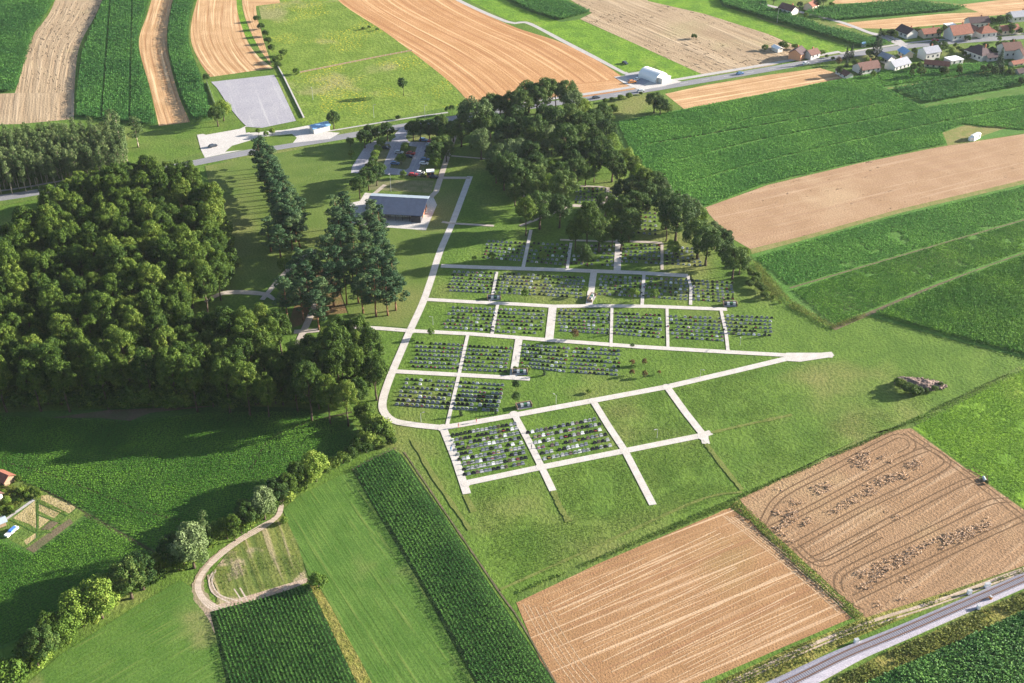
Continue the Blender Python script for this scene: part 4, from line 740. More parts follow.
# lower left tree row
for k, x, y, s, l in [('lighttree', 314, 462, .85, 'bright green tree at the upper end of the lower left tree row'), ('lighttree', 305, 472, .7, 'light tree next to the upper end of the lower left tree row'), ('wood', 296, 470, .45, 'dark tree behind the bright one in the lower left tree row'), ('wood', 287, 480, .45, 'dark tree above the track bend'), ('park', 277, 486, .6, 'round tree above the track bend'),
 ('silver', 262, 500, .72, 'grey green tree above the dirt track bend'), ('park', 248, 508, .6, 'round green tree left of the grey tree above the track'), ('wood', 232, 522, .4, 'bushy tree in the middle of the lower left row'), ('lighttree', 219, 525, .55, 'light bushy tree in the middle of the lower left row'), ('poplar', 203, 520, .62, 'narrow upright tree in the lower left row'), ('silver', 189, 542, .95, 'large silvery round tree in the lower left row'), ('park', 174, 548, .7, 'green tree left of the large silvery one'),
 ('park', 138, 566, .75, 'dark grey green tree in the lower left row'), ('park', 126, 575, .75, 'dark grey green tree lower in the row'), ('lighttree', 96, 594, 1.0, 'big sunlit yellow green tree in the lower left row'), ('lighttree', 76, 604, .95, 'broad sunlit tree below the big yellow green one'), ('lighttree', 62, 622, .8, 'sunlit tree near the lower end of the row'), ('wood', 46, 620, .5, 'dark tree near the lower end of the row'), ('park', 38, 640, .7, 'dark green tree at the lower end of the row'), ('bush', 35, 655, 1.5, 'pale bush at the lower end of the row'), ('lighttree', 104, 586, .7, 'light crown behind the big sunlit tree'), ('wood', 155, 560, .38, 'small dark tree between two round ones'), ('bush', 10, 672, 1.5, 'bush in the lower left corner')]:
    tree(k, x, y, s*1.35, l)
for i, (x, y) in enumerate([(20, 664), (30, 648), (44, 636), (52, 630), (58, 640), (68, 626), (84, 616), (92, 608), (106, 600), (112, 590), (118, 586), (132, 580), (146, 570), (150, 574), (162, 560), (168, 556), (182, 556), (196, 540), (206, 536), (212, 534), (226, 530), (240, 524), (254, 514), (268, 504), (284, 494), (292, 488), (300, 482), (310, 474)]):
    tree('shrub', x, y, random.uniform(1.3, 2.0), 'dark undergrowth bush beneath the lower left tree row', 'undergrowth of the lower left tree row')
for x, y, s in [(325, 468, 1.0), (334, 462, 1.1), (343, 458, 1.2), (352, 452, 1.2), (358, 445, 1.4), (366, 438, 1.6), (373, 430, 1.7), (380, 425, 1.7), (386, 432, 1.4), (378, 441, 1.2), (366, 447, 1.2), (391, 440, .9), (370, 420, 1.7), (364, 410, 1.7)]:
    tree('shrub', x, y, s, 'dark bush of the thicket between the wood and the maize strip', 'thicket between wood and maize strip')
tree('bush', 318, 580, 1.35, 'lone round bush at the corner of the lower maize field'); tree('bush', 284, 520, .6, 'bright low bush at the track bend'); tree('bush', 27, 668, 1.0, 'small bush by the bottom left row end')
tree('shrub', 987, 482, .3, 'small dark bush in the bright meadow on the right')
# ================================================================ GRAVES
gm = {}
for k in GR:
    m = MB(); m.add([(q*.56*a_, .34+b_*.10, z_) for b_ in (-1, 1) for q, a_, z_ in ((-1, 1, .1), (1, 1, .1), (1, 1, .5), (1, .55, .74), (-1, .55, .74), (-1, 1, .5))], [(0, 1, 2, 3, 4, 5), (11, 10, 9, 8, 7, 6), (0, 6, 7, 1), (1, 7, 8, 2), (2, 8, 9, 3), (3, 9, 10, 4), (4, 10, 11, 5), (5, 11, 6, 0)]); m.box((0, .34, 0), (1.24, .28, .1)); gm[k, 'h'] = m.me('headstone', M[k])
    m = MB(); m.box((0, -.03, 0), (1.24, .70, .14)); m.box((0, .0, .16), (.85, .42, .05)); gm[k, 's'] = m.me('slab', M[k])
for k in ('planting', 'flowers_red', 'flowers_yellow'):
    m = MB(); gg = random.Random(3)
    for i in range(6): m.ball((gg.uniform(-.4, .4), gg.uniform(-.18, .15), .27), (.14, .1, .14), 6, 4)
    gm[k] = m.me('flowers', M[k])
plots = [ # (first row start, end), (last row start, end), rows, per row, name
 ((530, 433), (595, 420), (547, 459), (611, 446), 6, 16, 'right front plot', 1), ((453, 436), (515, 424.5), (466, 475), (527, 463.5), 9, 16, 'front left plot', 1),
 ((407, 380), (452, 383), (397.7, 405), (446, 408.5), 7, 11, 'plot inside path bend', 0), ((460.6, 383), (503, 386), (454.5, 409), (497, 411), 7, 11, 'plot right of path bend', 0),
 ((419, 343.5), (463, 346), (411.5, 367), (457, 369), 7, 11, 'far left plot below cross path', 0), ((471, 347), (510, 349), (460, 370), (505, 372), 7, 10, 'second plot below cross path', 0),
 ((525.6, 346), (567, 349), (522.7, 367), (564, 372), 7, 11, 'third plot below cross path', 0), ((575.4, 349), (618.6, 351.5), (572.5, 372.5), (617, 375.5), 7, 11, 'fourth plot below cross path', 0),
 ((562, 311), (609, 313), (559, 331), (606, 334), 7, 11, 'a', 0), ((617, 314), (660, 316), (615, 334), (662, 338), 7, 11, 'a', 0), ((670, 317), (719, 319), (670, 337.5), (721, 341), 7, 11, 'a', 0), ((727, 316.5), (771, 318.5), (725, 334), (770, 336), 6, 10, 'a', 0),
 ((452, 308), (494, 310), (445, 328), (490, 331), 7, 10, 'a', 0), ((500, 310), (543, 312), (494, 332), (540, 334), 7, 10, 'a', 0),
 ((455, 272.4), (494, 274), (449, 291), (488, 293), 7, 10, 'a', 0), ((500, 274), (538, 276), (495, 293), (534, 295), 7, 9, 'a', 0), ((545, 277), (583, 278.5), (540, 295), (580, 298), 7, 10, 'a', 0), ((601, 277), (640, 279), (600, 294.6), (640, 297), 7, 9, 'a', 0),
 ((645.5, 279), (687, 281), (645, 297), (686, 300), 7, 9, 'a', 0), ((693, 281), (731, 283.5), (693, 300), (733, 302.5), 7, 9, 'a', 0),
 ((489, 242), (524, 244), (485, 258), (520, 261), 6, 9, 'a', 0), ((533, 244), (570, 246), (529, 262), (564, 265), 6, 9, 'a', 0), ((577, 246), (614, 247), (573, 264), (612, 266), 6, 9, 'a', 0), ((623, 246), (658, 246), (622, 262), (660, 264), 6, 9, 'a', 0), ((668, 247), (696, 250), (667, 264), (700, 266), 6, 7, 'a', 0),
 ((577, 189), (606, 190), (575, 203), (603, 204), 6, 8, 'a', 0), ((636, 213), (655, 214), (634, 233), (655, 235), 6, 5, 'a', 0), ((611, 189), (622, 190), (609, 200), (618, 201), 4, 4, 'a', 0)]
G_ = []
for (a, b, c, d, nr, nc, nm, fr) in plots:
    A, B, C_, D = (np.array(at(*q)) for q in (a, b, c, d))
    for r in range(nr):
        t = r/(nr-1); s = A*(1-t)+C_*t; e = B*(1-t)+D*t; an = math.atan2(e[1]-s[1], e[0]-s[0]); s = s+(e-s)*random.uniform(-.05, .05); e = e+(e-s)*random.uniform(-.03, .03)
        for i in range(nc):
            if random.random() < (.06 if not fr else .05): continue
            q = s+(e-s)*(i/(nc-1)); w = [.14, .50, .28, .05, .03] if not fr else [.24, .26, .36, .06, .08]
            G_.append((q[0]+random.uniform(-.08, .08), q[1]+random.uniform(-.05, .05), an, random.choices(list(GR), w)[0], nm, r, i, random.random()))
ORD = ['first', 'second', 'third', 'fourth', 'fifth', 'sixth', 'seventh', 'eighth', 'ninth', 'tenth', 'eleventh', 'twelfth', 'thirteenth', 'fourteenth', 'fifteenth', 'sixteenth']
ordr = sorted([g for g in G_ if g[4] != 'a'], key=lambda g: g[0]**2+g[1]**2)[:300]; chosen = set(id(g) for g in ordr)
for x, y, an, k, nm, r, i, u in ordr:
    o = empty('grave', (x, y, .02), an, '%s grave, %s in %s row from back, %s' % (k, ORD[i], ORD[r], nm), 'grave', 'graves in rows on the cemetery lawn'); o.scale = (1.0, 1.0, random.uniform(.85, 1.15))
    link('headstone', gm[k, 'h'], o); link('slab', gm[k, 's'], o)
    fk = 'flowers_red' if u < .04 else 'flowers_yellow' if u < .07 else 'planting' if u < .3 else None
    if fk: link('flowers', gm[fk], o)
m = MB(); gl = list(GR)
for g_ in G_:
    if id(g_) in chosen: continue
    x, y, an, k, nm, r, i, u = g_; ca, sa = math.cos(an), math.sin(an); mi = gl.index(k)
    m.box((x-.36*sa, y+.36*ca, 0), (1.1, .2, .52+.2*u), an, mi, .72); m.box((x-.08*sa, y+.08*ca, 0), (1.2, .34, .12), an, mi)
    if u < .2: m.box((x-.06*sa, y+.06*ca, .17), (.5, .3, .2), an, 5+(u < .08), .5)
tag(m.build('distant_graves', [M[k] for k in gl]+[M['planting'], M['flowers_red']]), 'rows of small grey and dark graves on the farther cemetery plots', 'graves', kind='stuff')
# low hedge behind one enclosure
# bin enclosures and bins
def enclosure(px, py, rz, l):
    x, y = at(px, py); t = empty('bin_enclosure', (x, y, 0), rz, 'low open walled waste enclosure '+l, 'enclosure')
    m = MB(); m.box((0, 1.2, .02), (5.2, .2, 1.3)); m.build('back_wall', M['wood'], t)
    for s in (-1, 1): m = MB(); m.box((s*2.55, .1, .02), (.2, 2.0, 1.3)); m.build('side_wall', M['wood'], t)
    m = MB(); m.box((0, .1, .02), (4.8, 2.0, .03)); m.build('floor_slab', M['concrete'] if False else M['sleeper'], t)
    ca, sa = math.cos(rz), math.sin(rz)
    for i, mt in enumerate(('car_dark', 'car_white', 'bin_green', 'car_white')):
        ox = -1.8+i*1.15; b = MB(); b.box((0, 0, .12), (.85, .8, .95), 0, 0, 1.1); o = empty('waste_bin', (x+ox*ca-.3*sa, y+ox*sa+.3*ca, .06), rz, '%s bin, %s from left, enclosure %s' % (['black', 'white', 'green', 'white'][i], ORD[i], l), 'waste bin', 'waste bins')
        b.build('bin_body', M[mt], o); b = MB(); b.box((0, 0, 1.08), (1.0, .95, .07)); b.build('lid', M['steel' if i % 2 else mt], o)
        for s in (-1, 1): b = MB(); b.tube((s*.35-.04, .3, .09), (s*.35+.04, .3, .09), .09, .09, 8); b.build('wheel', M['rubber'], o)
enclosure(524, 407, rowdir((500, 418), (592, 401)), 'beside the diagonal path'); enclosure(520, 373.5, 0, 'at the short path end'); enclosure(592, 299, 1.2, 'by the wide cross path'); enclosure(730, 305.5, 0, 'at the right end of the middle path'); enclosure(494, 299, 0, 'by the narrow path on the left')
m = MB(); c = at(522, 370.5)
sheet_h = poisson([(c[0]-2.4, c[1]-.5), (c[0]+2.6, c[1]-.5), (c[0]+2.6, c[1]+.5), (c[0]-2.4, c[1]+.5)], .7, 400)
for i, q in enumerate(sheet_h): tree_xy('bush', q[0], q[1], .4, 'clipped yellow green bush behind the enclosure at the short path end', 'bushes behind the enclosure')
# ================================================================ BUILDINGS
def house(px, py, w, d, h, roof, rmat, wmat, rz, label, name='house', rh=None, z=0, win=True, chim=True, ov=.5):
    x, y = at(px, py); t = empty(name, (x, y, 0), rz, label, 'house' if name == 'house' else name.replace('_', ' '), None)
    w *= .92; d *= .92; rh = rh or d*.32; m = MB()
    if roof == 'gable':
        vs = [(-w/2, -d/2, 0), (w/2, -d/2, 0), (w/2, d/2, 0), (-w/2, d/2, 0), (-w/2, -d/2, h), (w/2, -d/2, h), (w/2, d/2, h), (-w/2, d/2, h), (-w/2, 0, h+rh), (w/2, 0, h+rh)]
        m.add(vs, [(0, 1, 5, 4), (2, 3, 7, 6), (1, 2, 6, 9, 5), (3, 0, 4, 8, 7), (3, 2, 1, 0)]); m.build('wall', M[wmat], t)
        e = ov; th = .18; W = w/2+e; k = rh/(d/2); D = d/2+e; m = MB()
        lo = h-k*e+.02
        a = [(-W, -D, lo), (W, -D, lo), (W, 0, h+rh+.02), (-W, 0, h+rh+.02), (-W, D, lo), (W, D, lo)]; b = [(p[0], p[1], p[2]+th) for p in a]
        m.add(a+b, [(6, 7, 8, 9), (9, 8, 11, 10), (3, 2, 1, 0), (4, 5, 2, 3), (0, 1, 7, 6), (5, 4, 10, 11), (1, 2, 8, 7), (2, 5, 11, 8), (3, 0, 6, 9), (4, 3, 9, 10)])
    elif roof == 'hip':
        m.box((0, 0, 0), (w, d, h)); m.build('wall', M[wmat], t); m = MB(); W = w/2+ov; D = d/2+ov; r = max(.3, W-D)
        m.add([(-W, -D, h+.02), (W, -D, h+.02), (W, D, h+.02), (-W, D, h+.02), (-r, 0, h+rh), (r, 0, h+rh)], [(3, 2, 1, 0), (0, 1, 5, 4), (2, 3, 4, 5), (1, 2, 5), (3, 0, 4)])
    else:
        m.box((0, 0, 0), (w, d, h)); m.build('wall', M[wmat], t); m = MB(); m.box((0, 0, h+.01), (w+.4, d+.4, .3))
    r = m.build('roof', M[rmat], t)
    if chim: m = MB(); m.box((w*.2, d*.12, h+rh*.4), (.7, .6, rh*.6+.9)); m.build('chimney', M['brick'], r)
    if win:
        n = max(2, int(w/3))
        for i in range(n):
            xx = -w/2+w*(i+.5)/n
            for sy in (-1, 1):
                m = MB(); m.box((xx, sy*(d/2+.02), h*.38), (1.1, .08, 1.2)); o = m.build('window' if not (i == n//2 and sy < 0) else 'door', M['glass'], t)
    return t
RD = rowdir((840, 57), (1024, 37))
def ang(a, b): return rowdir(a, b)
house(788, 13, 11, 8, 3.2, 'gable', 'roof_brown', 'plaster', ang((783, 12), (797, 16)), 'white house with dark brown roof at the top beside the lane'); house(811, 9, 9, 7, 3, 'gable', 'roof_red', 'plaster_cream', ang((802, 9), (814, 4)), 'low orange roofed house right of the brown roofed one at the top')
house(797, 58, 9, 8, 3.8, 'gable', 'roof_dark', 'plaster_orange', ang((790, 58), (800, 51)), 'orange walled house with dark roof beside the road'); house(811, 57.5, 8, 6.5, 3, 'gable', 'roof_brown', 'plaster', ang((804, 59), (818, 55)), 'white annex with brown roof beside the orange house')
house(777, 51, 6, 4, 2.2, 'gable', 'white', 'plaster', ang((771, 49), (780, 53)), 'small white roofed shed left of the orange house', 'shed', win=False, chim=False, rh=.8)
house(844, 76, 11, 5, 2.2, 'gable', 'roof_brown', 'plaster', ang((832, 68), (846, 76)), 'low brown roofed garage at the corner of the tan field', 'garage', chim=False, rh=1.4)
house(866, 71, 14, 9, 2.8, 'gable', 'roof_brown', 'plaster', ang((855, 72), (880, 68)), 'white bungalow with brown roof facing the green field'); house(897, 68, 14, 8, 3, 'gable', 'roof_grey', 'plaster', ang((885, 71), (910, 64)), 'white house with grey roof facing the green field'); house(886, 62, 8, 6, 3.2, 'gable', 'roof_grey', 'plaster', ang((885, 71), (910, 64))+1.57, 'grey roofed rear wing of the grey roofed house', chim=False)
house(905, 56, 8, 6, 2.6, 'gable', 'roof_blue', 'plaster_cream', ang((898, 50), (908, 56)), 'small house with blue grey roof by the road', chim=False); house(928, 58, 11, 8, 4.5, 'gable', 'roof_grey', 'plaster', ang((920, 60), (938, 57)), 'tall white house with pale grey roof at the road side')
house(936, 67, 14, 6, 2.2, 'gable', 'roof_red', 'plaster_cream', ang((925, 64), (946, 66)), 'low red brown roofed building behind the tall grey house', chim=False, rh=1.5); house(953, 63, 9, 7, 2.6, 'flat', 'white', 'plaster', ang((946, 64), (965, 61)), 'flat white roofed hall facing the field', chim=False)
house(978, 57, 14, 11, 3.4, 'hip', 'roof_dark', 'plaster', ang((966, 56), (982, 62)), 'large house with very dark hipped roof below the road', rh=3.8); house(990, 60, 7, 5, 2.4, 'gable', 'roof_dark', 'plaster', ang((966, 56), (982, 62))+1.3, 'small dark roofed wing right of the hipped house', chim=False)
house(906, 36, 11, 9, 3.2, 'gable', 'roof_dark', 'plaster', ang((898, 34), (906, 38))+.1, 'white gabled house with black roof above the road junction'); house(929, 36, 13, 7, 2.8, 'gable', 'roof_red', 'plaster_cream', RD, 'long low orange roofed house above the road'); house(957, 38, 15, 10, 4, 'gable', 'roof_red', 'plaster', RD+.05, 'big white house with broad orange roof above the road', rh=4.2)
house(949, 28, 7, 4, 2.2, 'flat', 'white', 'plaster', RD, 'small white flat roofed shed behind the orange roofs', 'shed', win=False, chim=False); house(976, 27, 14, 8, 4, 'gable', 'roof_dark', 'plaster', RD-.1, 'white house with long dark roof in the back row'); house(984, 36, 12, 9, 3.2, 'hip', 'roof_red', 'plaster', RD, 'orange hip roofed house right of the big one', rh=3.2); house(973, 34, 8, 7, 3, 'gable', 'roof_brown', 'plaster', RD+1.57, 'brown roofed link house between two orange roofs', chim=False)
house(1007, 33, 13, 7, 3, 'gable', 'roof_red', 'plaster_cream', RD, 'orange roofed house near the right border'); house(1018, 20, 15, 8, 3.5, 'gable', 'roof_grey', 'plaster', RD, 'grey roofed house in the upper right corner'); house(1008, 56, 12, 10, 5.2, 'gable', 'roof_brown', 'plaster', RD-.1, 'tall white house with brown roof at the right border'); house(1024, 60, 10, 9, 4.5, 'gable', 'roof_brown', 'plaster', RD, 'white house cut by the right border'); house(1021, 75, 8, 5, 2.4, 'gable', 'roof_dark', 'plaster', RD, 'small white outbuilding at the field edge on the right', chim=False); house(1016, 66, 9, 4, 2.2, 'gable', 'roof_red', 'plaster_cream', RD+.1, 'low orange shed below the tall white house', 'shed', chim=False)
house(1060, 30, 14, 9, 3.5, 'gable', 'roof_red', 'plaster', RD, 'orange roofed house beyond the right border'); house(1060, 55, 14, 9, 3.5, 'hip', 'roof_brown', 'plaster', RD, 'brown roofed house beyond the right border')
house(863, 46.5, 2.6, 2.2, 1.8, 'gable', 'roof_blue', 'white', RD, 'tiny blue and white hut in the field beside the road', 'hut', win=False, chim=False, rh=.8, ov=.2)
VT = [('spruce', 878, 45, 1.15, 'very tall dark spruce between the road and the bungalows'), ('spruce', 1000, 62, 1.0, 'tall dark spruce in front of the house on the right'), ('smallconifer', 847, 53, 1.3, 'left of two slim dark conifers by the road'), ('smallconifer', 852, 51, 1.35, 'right of two slim dark conifers by the road'), ('brown', 839, 60, 1.4, 'reddish small tree before the slim conifers'), ('smallconifer', 847, 62, .9, 'green conifer in the garage garden'), ('smallconifer', 861, 71, 1.0, 'conifer before the brown roofed bungalow'), ('park', 943, 45, .65, 'round green garden tree beside the grey roofed house'), ('shrub', 898, 60, .8, 'bush before the blue grey roof'), ('park', 1001, 19, .6, 'dark tree beside the upper right grey roof'), ('park', 1008, 17, .5, 'second dark tree beside the upper right grey roof'), ('park', 992, 20, .5, 'garden tree behind the dark long roof'), ('lighttree', 1000, 31, .4, 'tree before the right orange roof'), ('lighttree', 1012, 31, .4, 'light tree at the right orange roof'), ('shrub', 884, 33, 1.2, 'left hedge bush behind the junction'), ('shrub', 891, 32, 1.3, 'right hedge bush behind the junction'), ('park', 990, 66, .4, 'dark bush left of the tall spruce'), ('park', 984, 68, .4, 'dark bush by the hipped house'), ('shrub', 827, 56, .6, 'roadside bush beside the white annex'), ('shrub', 833, 58, .6, 'roadside bush near the reddish tree'), ('park', 818, 2, .5, 'dark tree at the top behind the orange roof'), ('park', 824, -1, .55, 'second dark tree at the top behind the orange roof'), ('park', 774, -2, .5, 'dark tree left of the top brown roof'), ('shrub', 795, 46, 1.0, 'dark bush behind the orange house'), ('shrub', 787, 46, .9, 'dark bush beside the white shed'), ('park', 914, 66, .4, 'dark garden bush right of the grey roofed house'), ('park', 920, 64, .35, 'garden bush below the tall grey house'), ('park', 986, 45, .4, 'bush right of the dark hipped roof'), ('shrub', 938, 60, .9, 'garden bush by the white hall'), ('lighttree', 806, 14, .4, 'pale tree right of the top brown roof')]
for k, x, y, s, l in VT: tree(k, x, y, s, l)
for i, (x, y) in enumerate([(956, 45), (959, 48), (962, 50), (965, 53), (968, 56)]): tree('shrub', x, y, .8, 'clipped hedge bush between the grey and the hipped house', 'garden hedge bushes')
gv = random.Random(12)
spots = [(822, 52), (840, 68), (856, 62), (868, 60), (880, 60), (912, 72), (922, 70), (945, 70), (960, 66), (938, 50), (915, 50), (952, 50), (972, 48), (993, 50), (998, 44), (1004, 44), (1014, 42), (1020, 30), (996, 28), (966, 30), (940, 30), (918, 30), (896, 34), (945, 26), (988, 28), (1012, 26), (1020, 46), (1004, 68), (1010, 72), (1022, 80), (1030, 40), (1040, 60), (802, 50), (783, 44), (778, 10), (800, 4), (832, 4), (870, 52), (934, 44), (968, 38), (1000, 38), (874, 73), (960, 70), (995, 70)]
for i, (x, y) in enumerate(spots):
    k = gv.choice(['park', 'shrub', 'lighttree', 'shrub', 'wood']); tree(k, x, y, {'park': .45, 'shrub': 1.1, 'lighttree': .45, 'wood': .35}[k]*gv.uniform(.8, 1.25), 'leafy garden tree or bush among the village houses', 'garden greenery of the village')
# chapel
def chapel():
    fr = np.array(at(421.5, 222)); br = np.array(at(429, 206.0)); fl = np.array(at(366, 219)); ux = (fr-fl)/np.linalg.norm(fr-fl); w = float(np.linalg.norm(fr-fl)); an = math.atan2(ux[1], ux[0]); uy = np.array([-ux[1], ux[0]]); d = abs(float((br-fr)@uy))
    t = empty('chapel', (fl[0], fl[1], 0), an, 'long low funeral chapel with dark blue metal roof and white fronted porch', 'chapel')
    m = MB(); m.box((w/2, d*.62, 0), (w-1.0, d*.72, 3.0)); m.build('wall', M['plaster'], t)
    m = MB(); m.box((w-2.2, 1.0, 0), (4.2, 4.2, 2.9)); m.build('end_block', M['dark'], t)
    m = MB(); m.box((w-.3, d*.55, 0), (.5, d*.6, 4.0)); m.build('end_wall', M['brick'], t)
    rz_ = 5.2; y0 = -.8; y1 = d*.74; y2 = d+.6; z0 = 3.05
    m = MB(); a = [(-.6, y0, z0), (w+.8, y0, z0), (w+.8, y1, rz_), (-.6, y1, rz_)]; b = [(p[0], p[1], p[2]+.22) for p in a]
    m.add(a+b, [(4, 5, 6, 7), (3, 2, 1, 0), (0, 1, 5, 4), (1, 2, 6, 5), (2, 3, 7, 6), (3, 0, 4, 7)])
    for i in range(1, int(w/1.2)): m.box((i*1.2, 0, 0), (.07, .01, .01))
    r = m.build('roof', M['chapel_roof'], t)
    m = MB()
    for i in range(0, int(w/3)+1):
        x = i*3+.2; m.add([(x-.04, y0, z0+.225), (x+.04, y0, z0+.225), (x+.04, y1, rz_+.225), (x-.04, y1, rz_+.225), (x-.04, y0, z0+.25), (x+.04, y0, z0+.25), (x+.04, y1, rz_+.25), (x-.04, y1, rz_+.25)], [(4, 5, 6, 7), (0, 1, 5, 4), (1, 2, 6, 5), (3, 0, 4, 7)])
    m.build('roof_seam', M['chapel_roof'], r)
    m = MB(); a = [(-.6, y1+.01, rz_+.1), (w+.9, y1+.01, rz_+.1), (w+.9, y2, rz_-.9), (-.6, y2, rz_-.9)]; b = [(p[0], p[1], p[2]+.22) for p in a]
    m.add(a+b, [(4, 5, 6, 7), (3, 2, 1, 0), (0, 1, 5, 4), (1, 2, 6, 5), (2, 3, 7, 6), (3, 0, 4, 7)]); m.build('rear_roof', M['zinc'], t)
    for i in range(7): m = MB(); m.box((w*.45+i*1.5, d*.22+.03, .2), (1.15, .12, 2.3)); m.build('door' if i == 5 else 'window', M['white'], t)
    for i in range(7): m = MB(); m.tube((1+i*(w-6)/6, -.3, 0), (1+i*(w-6)/6, -.3, 3.05), .1, .1, 8); m.build('post', M['dark'], t)
chapel()
# kiosk, blue shed, tunnel barn
house(430.5, 176, 3.6, 3.0, 2.5, 'flat', 'white', 'brick', 0.1, 'small brick kiosk with white roof at the corner of the car park', 'kiosk', chim=False)
house(320, 130.5, 9.5, 5.5, 2.8, 'gable', 'roof_blue', 'plaster', ang((314, 131), (327, 128)), 'white shed with light blue roof beside the road junction', 'shed', chim=False, win=False, rh=.9)
def barn():
    x, y = at(653, 78); an = ang((648, 82), (661, 79)); t = empty('tunnel_barn', (x, y, 0), an+1.75, 'white arched tunnel hall beside the road', 'tunnel hall')
    m = MB(); n = 14; L = 13; r = 5.0; vs = []
    for s in (-L/2, L/2):
        for i in range(n+1): a = math.pi*i/n; vs.append((s, r*math.cos(a), 1.2+(r*.72)*math.sin(a)))
        vs += [(s, -r, 0), (s, r, 0)]
    K = n+3; fs = [(i, i+1, K+i+1, K+i) for i in range(n)]+[(n, n+1, K+n+1, K+n), (0, K, K+n+2, n+2)]; m.add(vs, fs); o = m.build('cover', M['white'], t, smooth=False)
    for s, nme in ((-L/2+.05, 'end_wall'), (L/2-.05, 'end_wall')):
        m = MB(); v2 = [(s, r*.97*math.cos(math.pi*i/n), 1.2+(r*.70)*math.sin(math.pi*i/n)) for i in range(n+1)]+[(s, -r*.97, 0), (s, r*.97, 0)]; m.add(v2, [tuple(range(n+1))+(n+1, n+2)]); m.build(nme, M['plaster'], t)
    m = MB(); m.box((-L/2-.03, 0, 0), (.1, 3.2, 3)); m.build('door', M['steel'], t)
    m = MB(); m.box((-L/2-1.7, 0, 0), (3.2, 7, 2.8)); m.box((-L/2-1.7, 0, 2.8), (3.6, 7.4, .2)); m.build('porch', M['plaster'], t)
barn()
house(975, 139, 6.5, 2.4, 2.3, 'gable', 'white', 'white', ang((968, 142), (980, 136)), 'long white caravan on waste ground among crops', 'caravan', chim=False, rh=.3, ov=.1); house(971, 140.5, 2.4, 1.8, 1.6, 'gable', 'white', 'white', 0.2, 'small white hut left of the white caravan', 'hut', win=False, chim=False, rh=.3, ov=.1)
# allotment garden huts
house(5, 482, 5, 4, 2.3, 'gable', 'roof_red', 'wood', ang((0, 477), (14, 483)), 'garden hut with red roof at the left border', 'garden_hut', chim=False); house(-8, 500, 6, 4, 2.4, 'gable', 'roof_brown', 'plaster', ang((0, 477), (14, 483)), 'garden hut with brown roof at the left border', 'garden_hut', chim=False); house(0, 526, 3.5, 2.2, 1.9, 'gable', 'zinc', 'wood', ang((0, 530), (20, 522)), 'grey roofed tool shed in the allotments', 'tool_shed', win=False, chim=False)
ribbons('garden_path', [([(-10, 513), (7, 519), (34, 500)], 1.1)], 'pavement', smooth=False)
ribbons('garden_path', [([(38, 500), (37, 538)], .35), ([(10, 520), (38, 534)], .35), ([(40, 504), (68, 516)], .35), ([(38, 515), (62, 524)], .35), ([(78, 508), (24, 548)], .35), ([(38, 532), (52, 533)], .3)], 'undercrop', smooth=False)
sheet('garden_bed', [(51, 521), (59, 523), (50, 530), (41, 530)], 'rut_dark')
crop('garden_plants', [(0, 486), (30, 488), (40, 494), (34, 500), (6, 516), (-10, 510)], 'weed_leaf', .4, .7, .6, .9, 7, .6, .16, seed=50, patch=.35); crop('garden_plants', [(42, 497), (74, 509), (60, 519), (40, 528), (40, 512)], 'weed_leaf', -.4, .9, .7, .45, 6, .35, .1, seed=51, patch=.52); crop('garden_plants', [(14, 519), (35, 503), (36, 528)], 'weed_leaf', -.4, .9, .7, .45, 6, .35, .1, seed=52, patch=.52)
for i, (x, y) in enumerate([(2, 492), (14, 494), (18, 500), (24, 488), (34, 490), (38, 494), (-2, 516), (2, 508), (12, 512), (18, 478), (8, 476)]): tree('shrub', x, y, random.uniform(.35, .7), 'dark garden bush around the allotment huts', 'garden bushes around the allotment huts')
for x, y, s in [(20, 490, .6), (27, 495, .5), (6, 500, .7), (10, 508, .5)]: tree('bush', x, y, s, 'leafy bush in the allotment garden', 'bushes in the allotments')
t = empty('covered_trailer', (*at(12, 533), 0), ang((6, 538), (20, 526)), 'long white trailer under a blue cover in the allotments', 'trailer'); m = MB(); m.box((0, 0, .3), (4.4, 1.3, .6)); m.build('trailer_body', M['white'], t); m = MB(); m.box((.6, 0, .901), (2.6, 1.35, .35), 0, 0, .8); m.build('cover', M['tarp_blue'], t)
for sx in (-1, 1):
    for sy in (-1, 1): m = MB(); m.tube((sx*.9, sy*.65-.08, .3), (sx*.9, sy*.65+.08, .3), .3, .3, 10); m.build('wheel', M['rubber'], t)
# ================================================================ CARS
def prof(m, pts, y0, y1, mi=0):
    n = len(pts); m.add([(x, y0, z) for x, z in pts]+[(x, y1, z) for x, z in pts], [tuple(range(n)), tuple(range(2*n-1, n-1, -1))]+[(i, n+i, n+(i+1) % n, (i+1) % n) for i in range(n)], mi)
m = MB(); prof(m, [(-2.1, .3), (2.1, .3), (2.15, .62), (2.0, .82), (1.1, .95), (-2.0, .98), (-2.15, .6)], -.85, .85); m.add([(-1.75, -.8, .975), (1.1, -.8, .95), (1.1, .8, .95), (-1.75, .8, .975), (-1.35, -.64, 1.46), (.35, -.64, 1.46), (.35, .64, 1.46), (-1.35, .64, 1.46)], [(4, 5, 6, 7), (0, 1, 5, 4), (1, 2, 6, 5), (2, 3, 7, 6), (3, 0, 4, 7)])
CB = {}
m2 = MB(); 
for s in (-1, 1): m2.add([(-1.55, s*.79, 1.02), (.95, s*.79, 1.0), (.33, s*.665, 1.40), (-1.28, s*.665, 1.40)], [(0, 1, 2, 3) if s < 0 else (3, 2, 1, 0)])
m2.add([(1.06, -.7, 1.0), (1.06, .7, 1.0), (.44, .58, 1.42), (.44, -.58, 1.42)], [(0, 1, 2, 3)]); m2.add([(-1.74, .7, 1.02), (-1.74, -.7, 1.02), (-1.42, -.58, 1.42), (-1.42, .58, 1.42)], [(0, 1, 2, 3)])
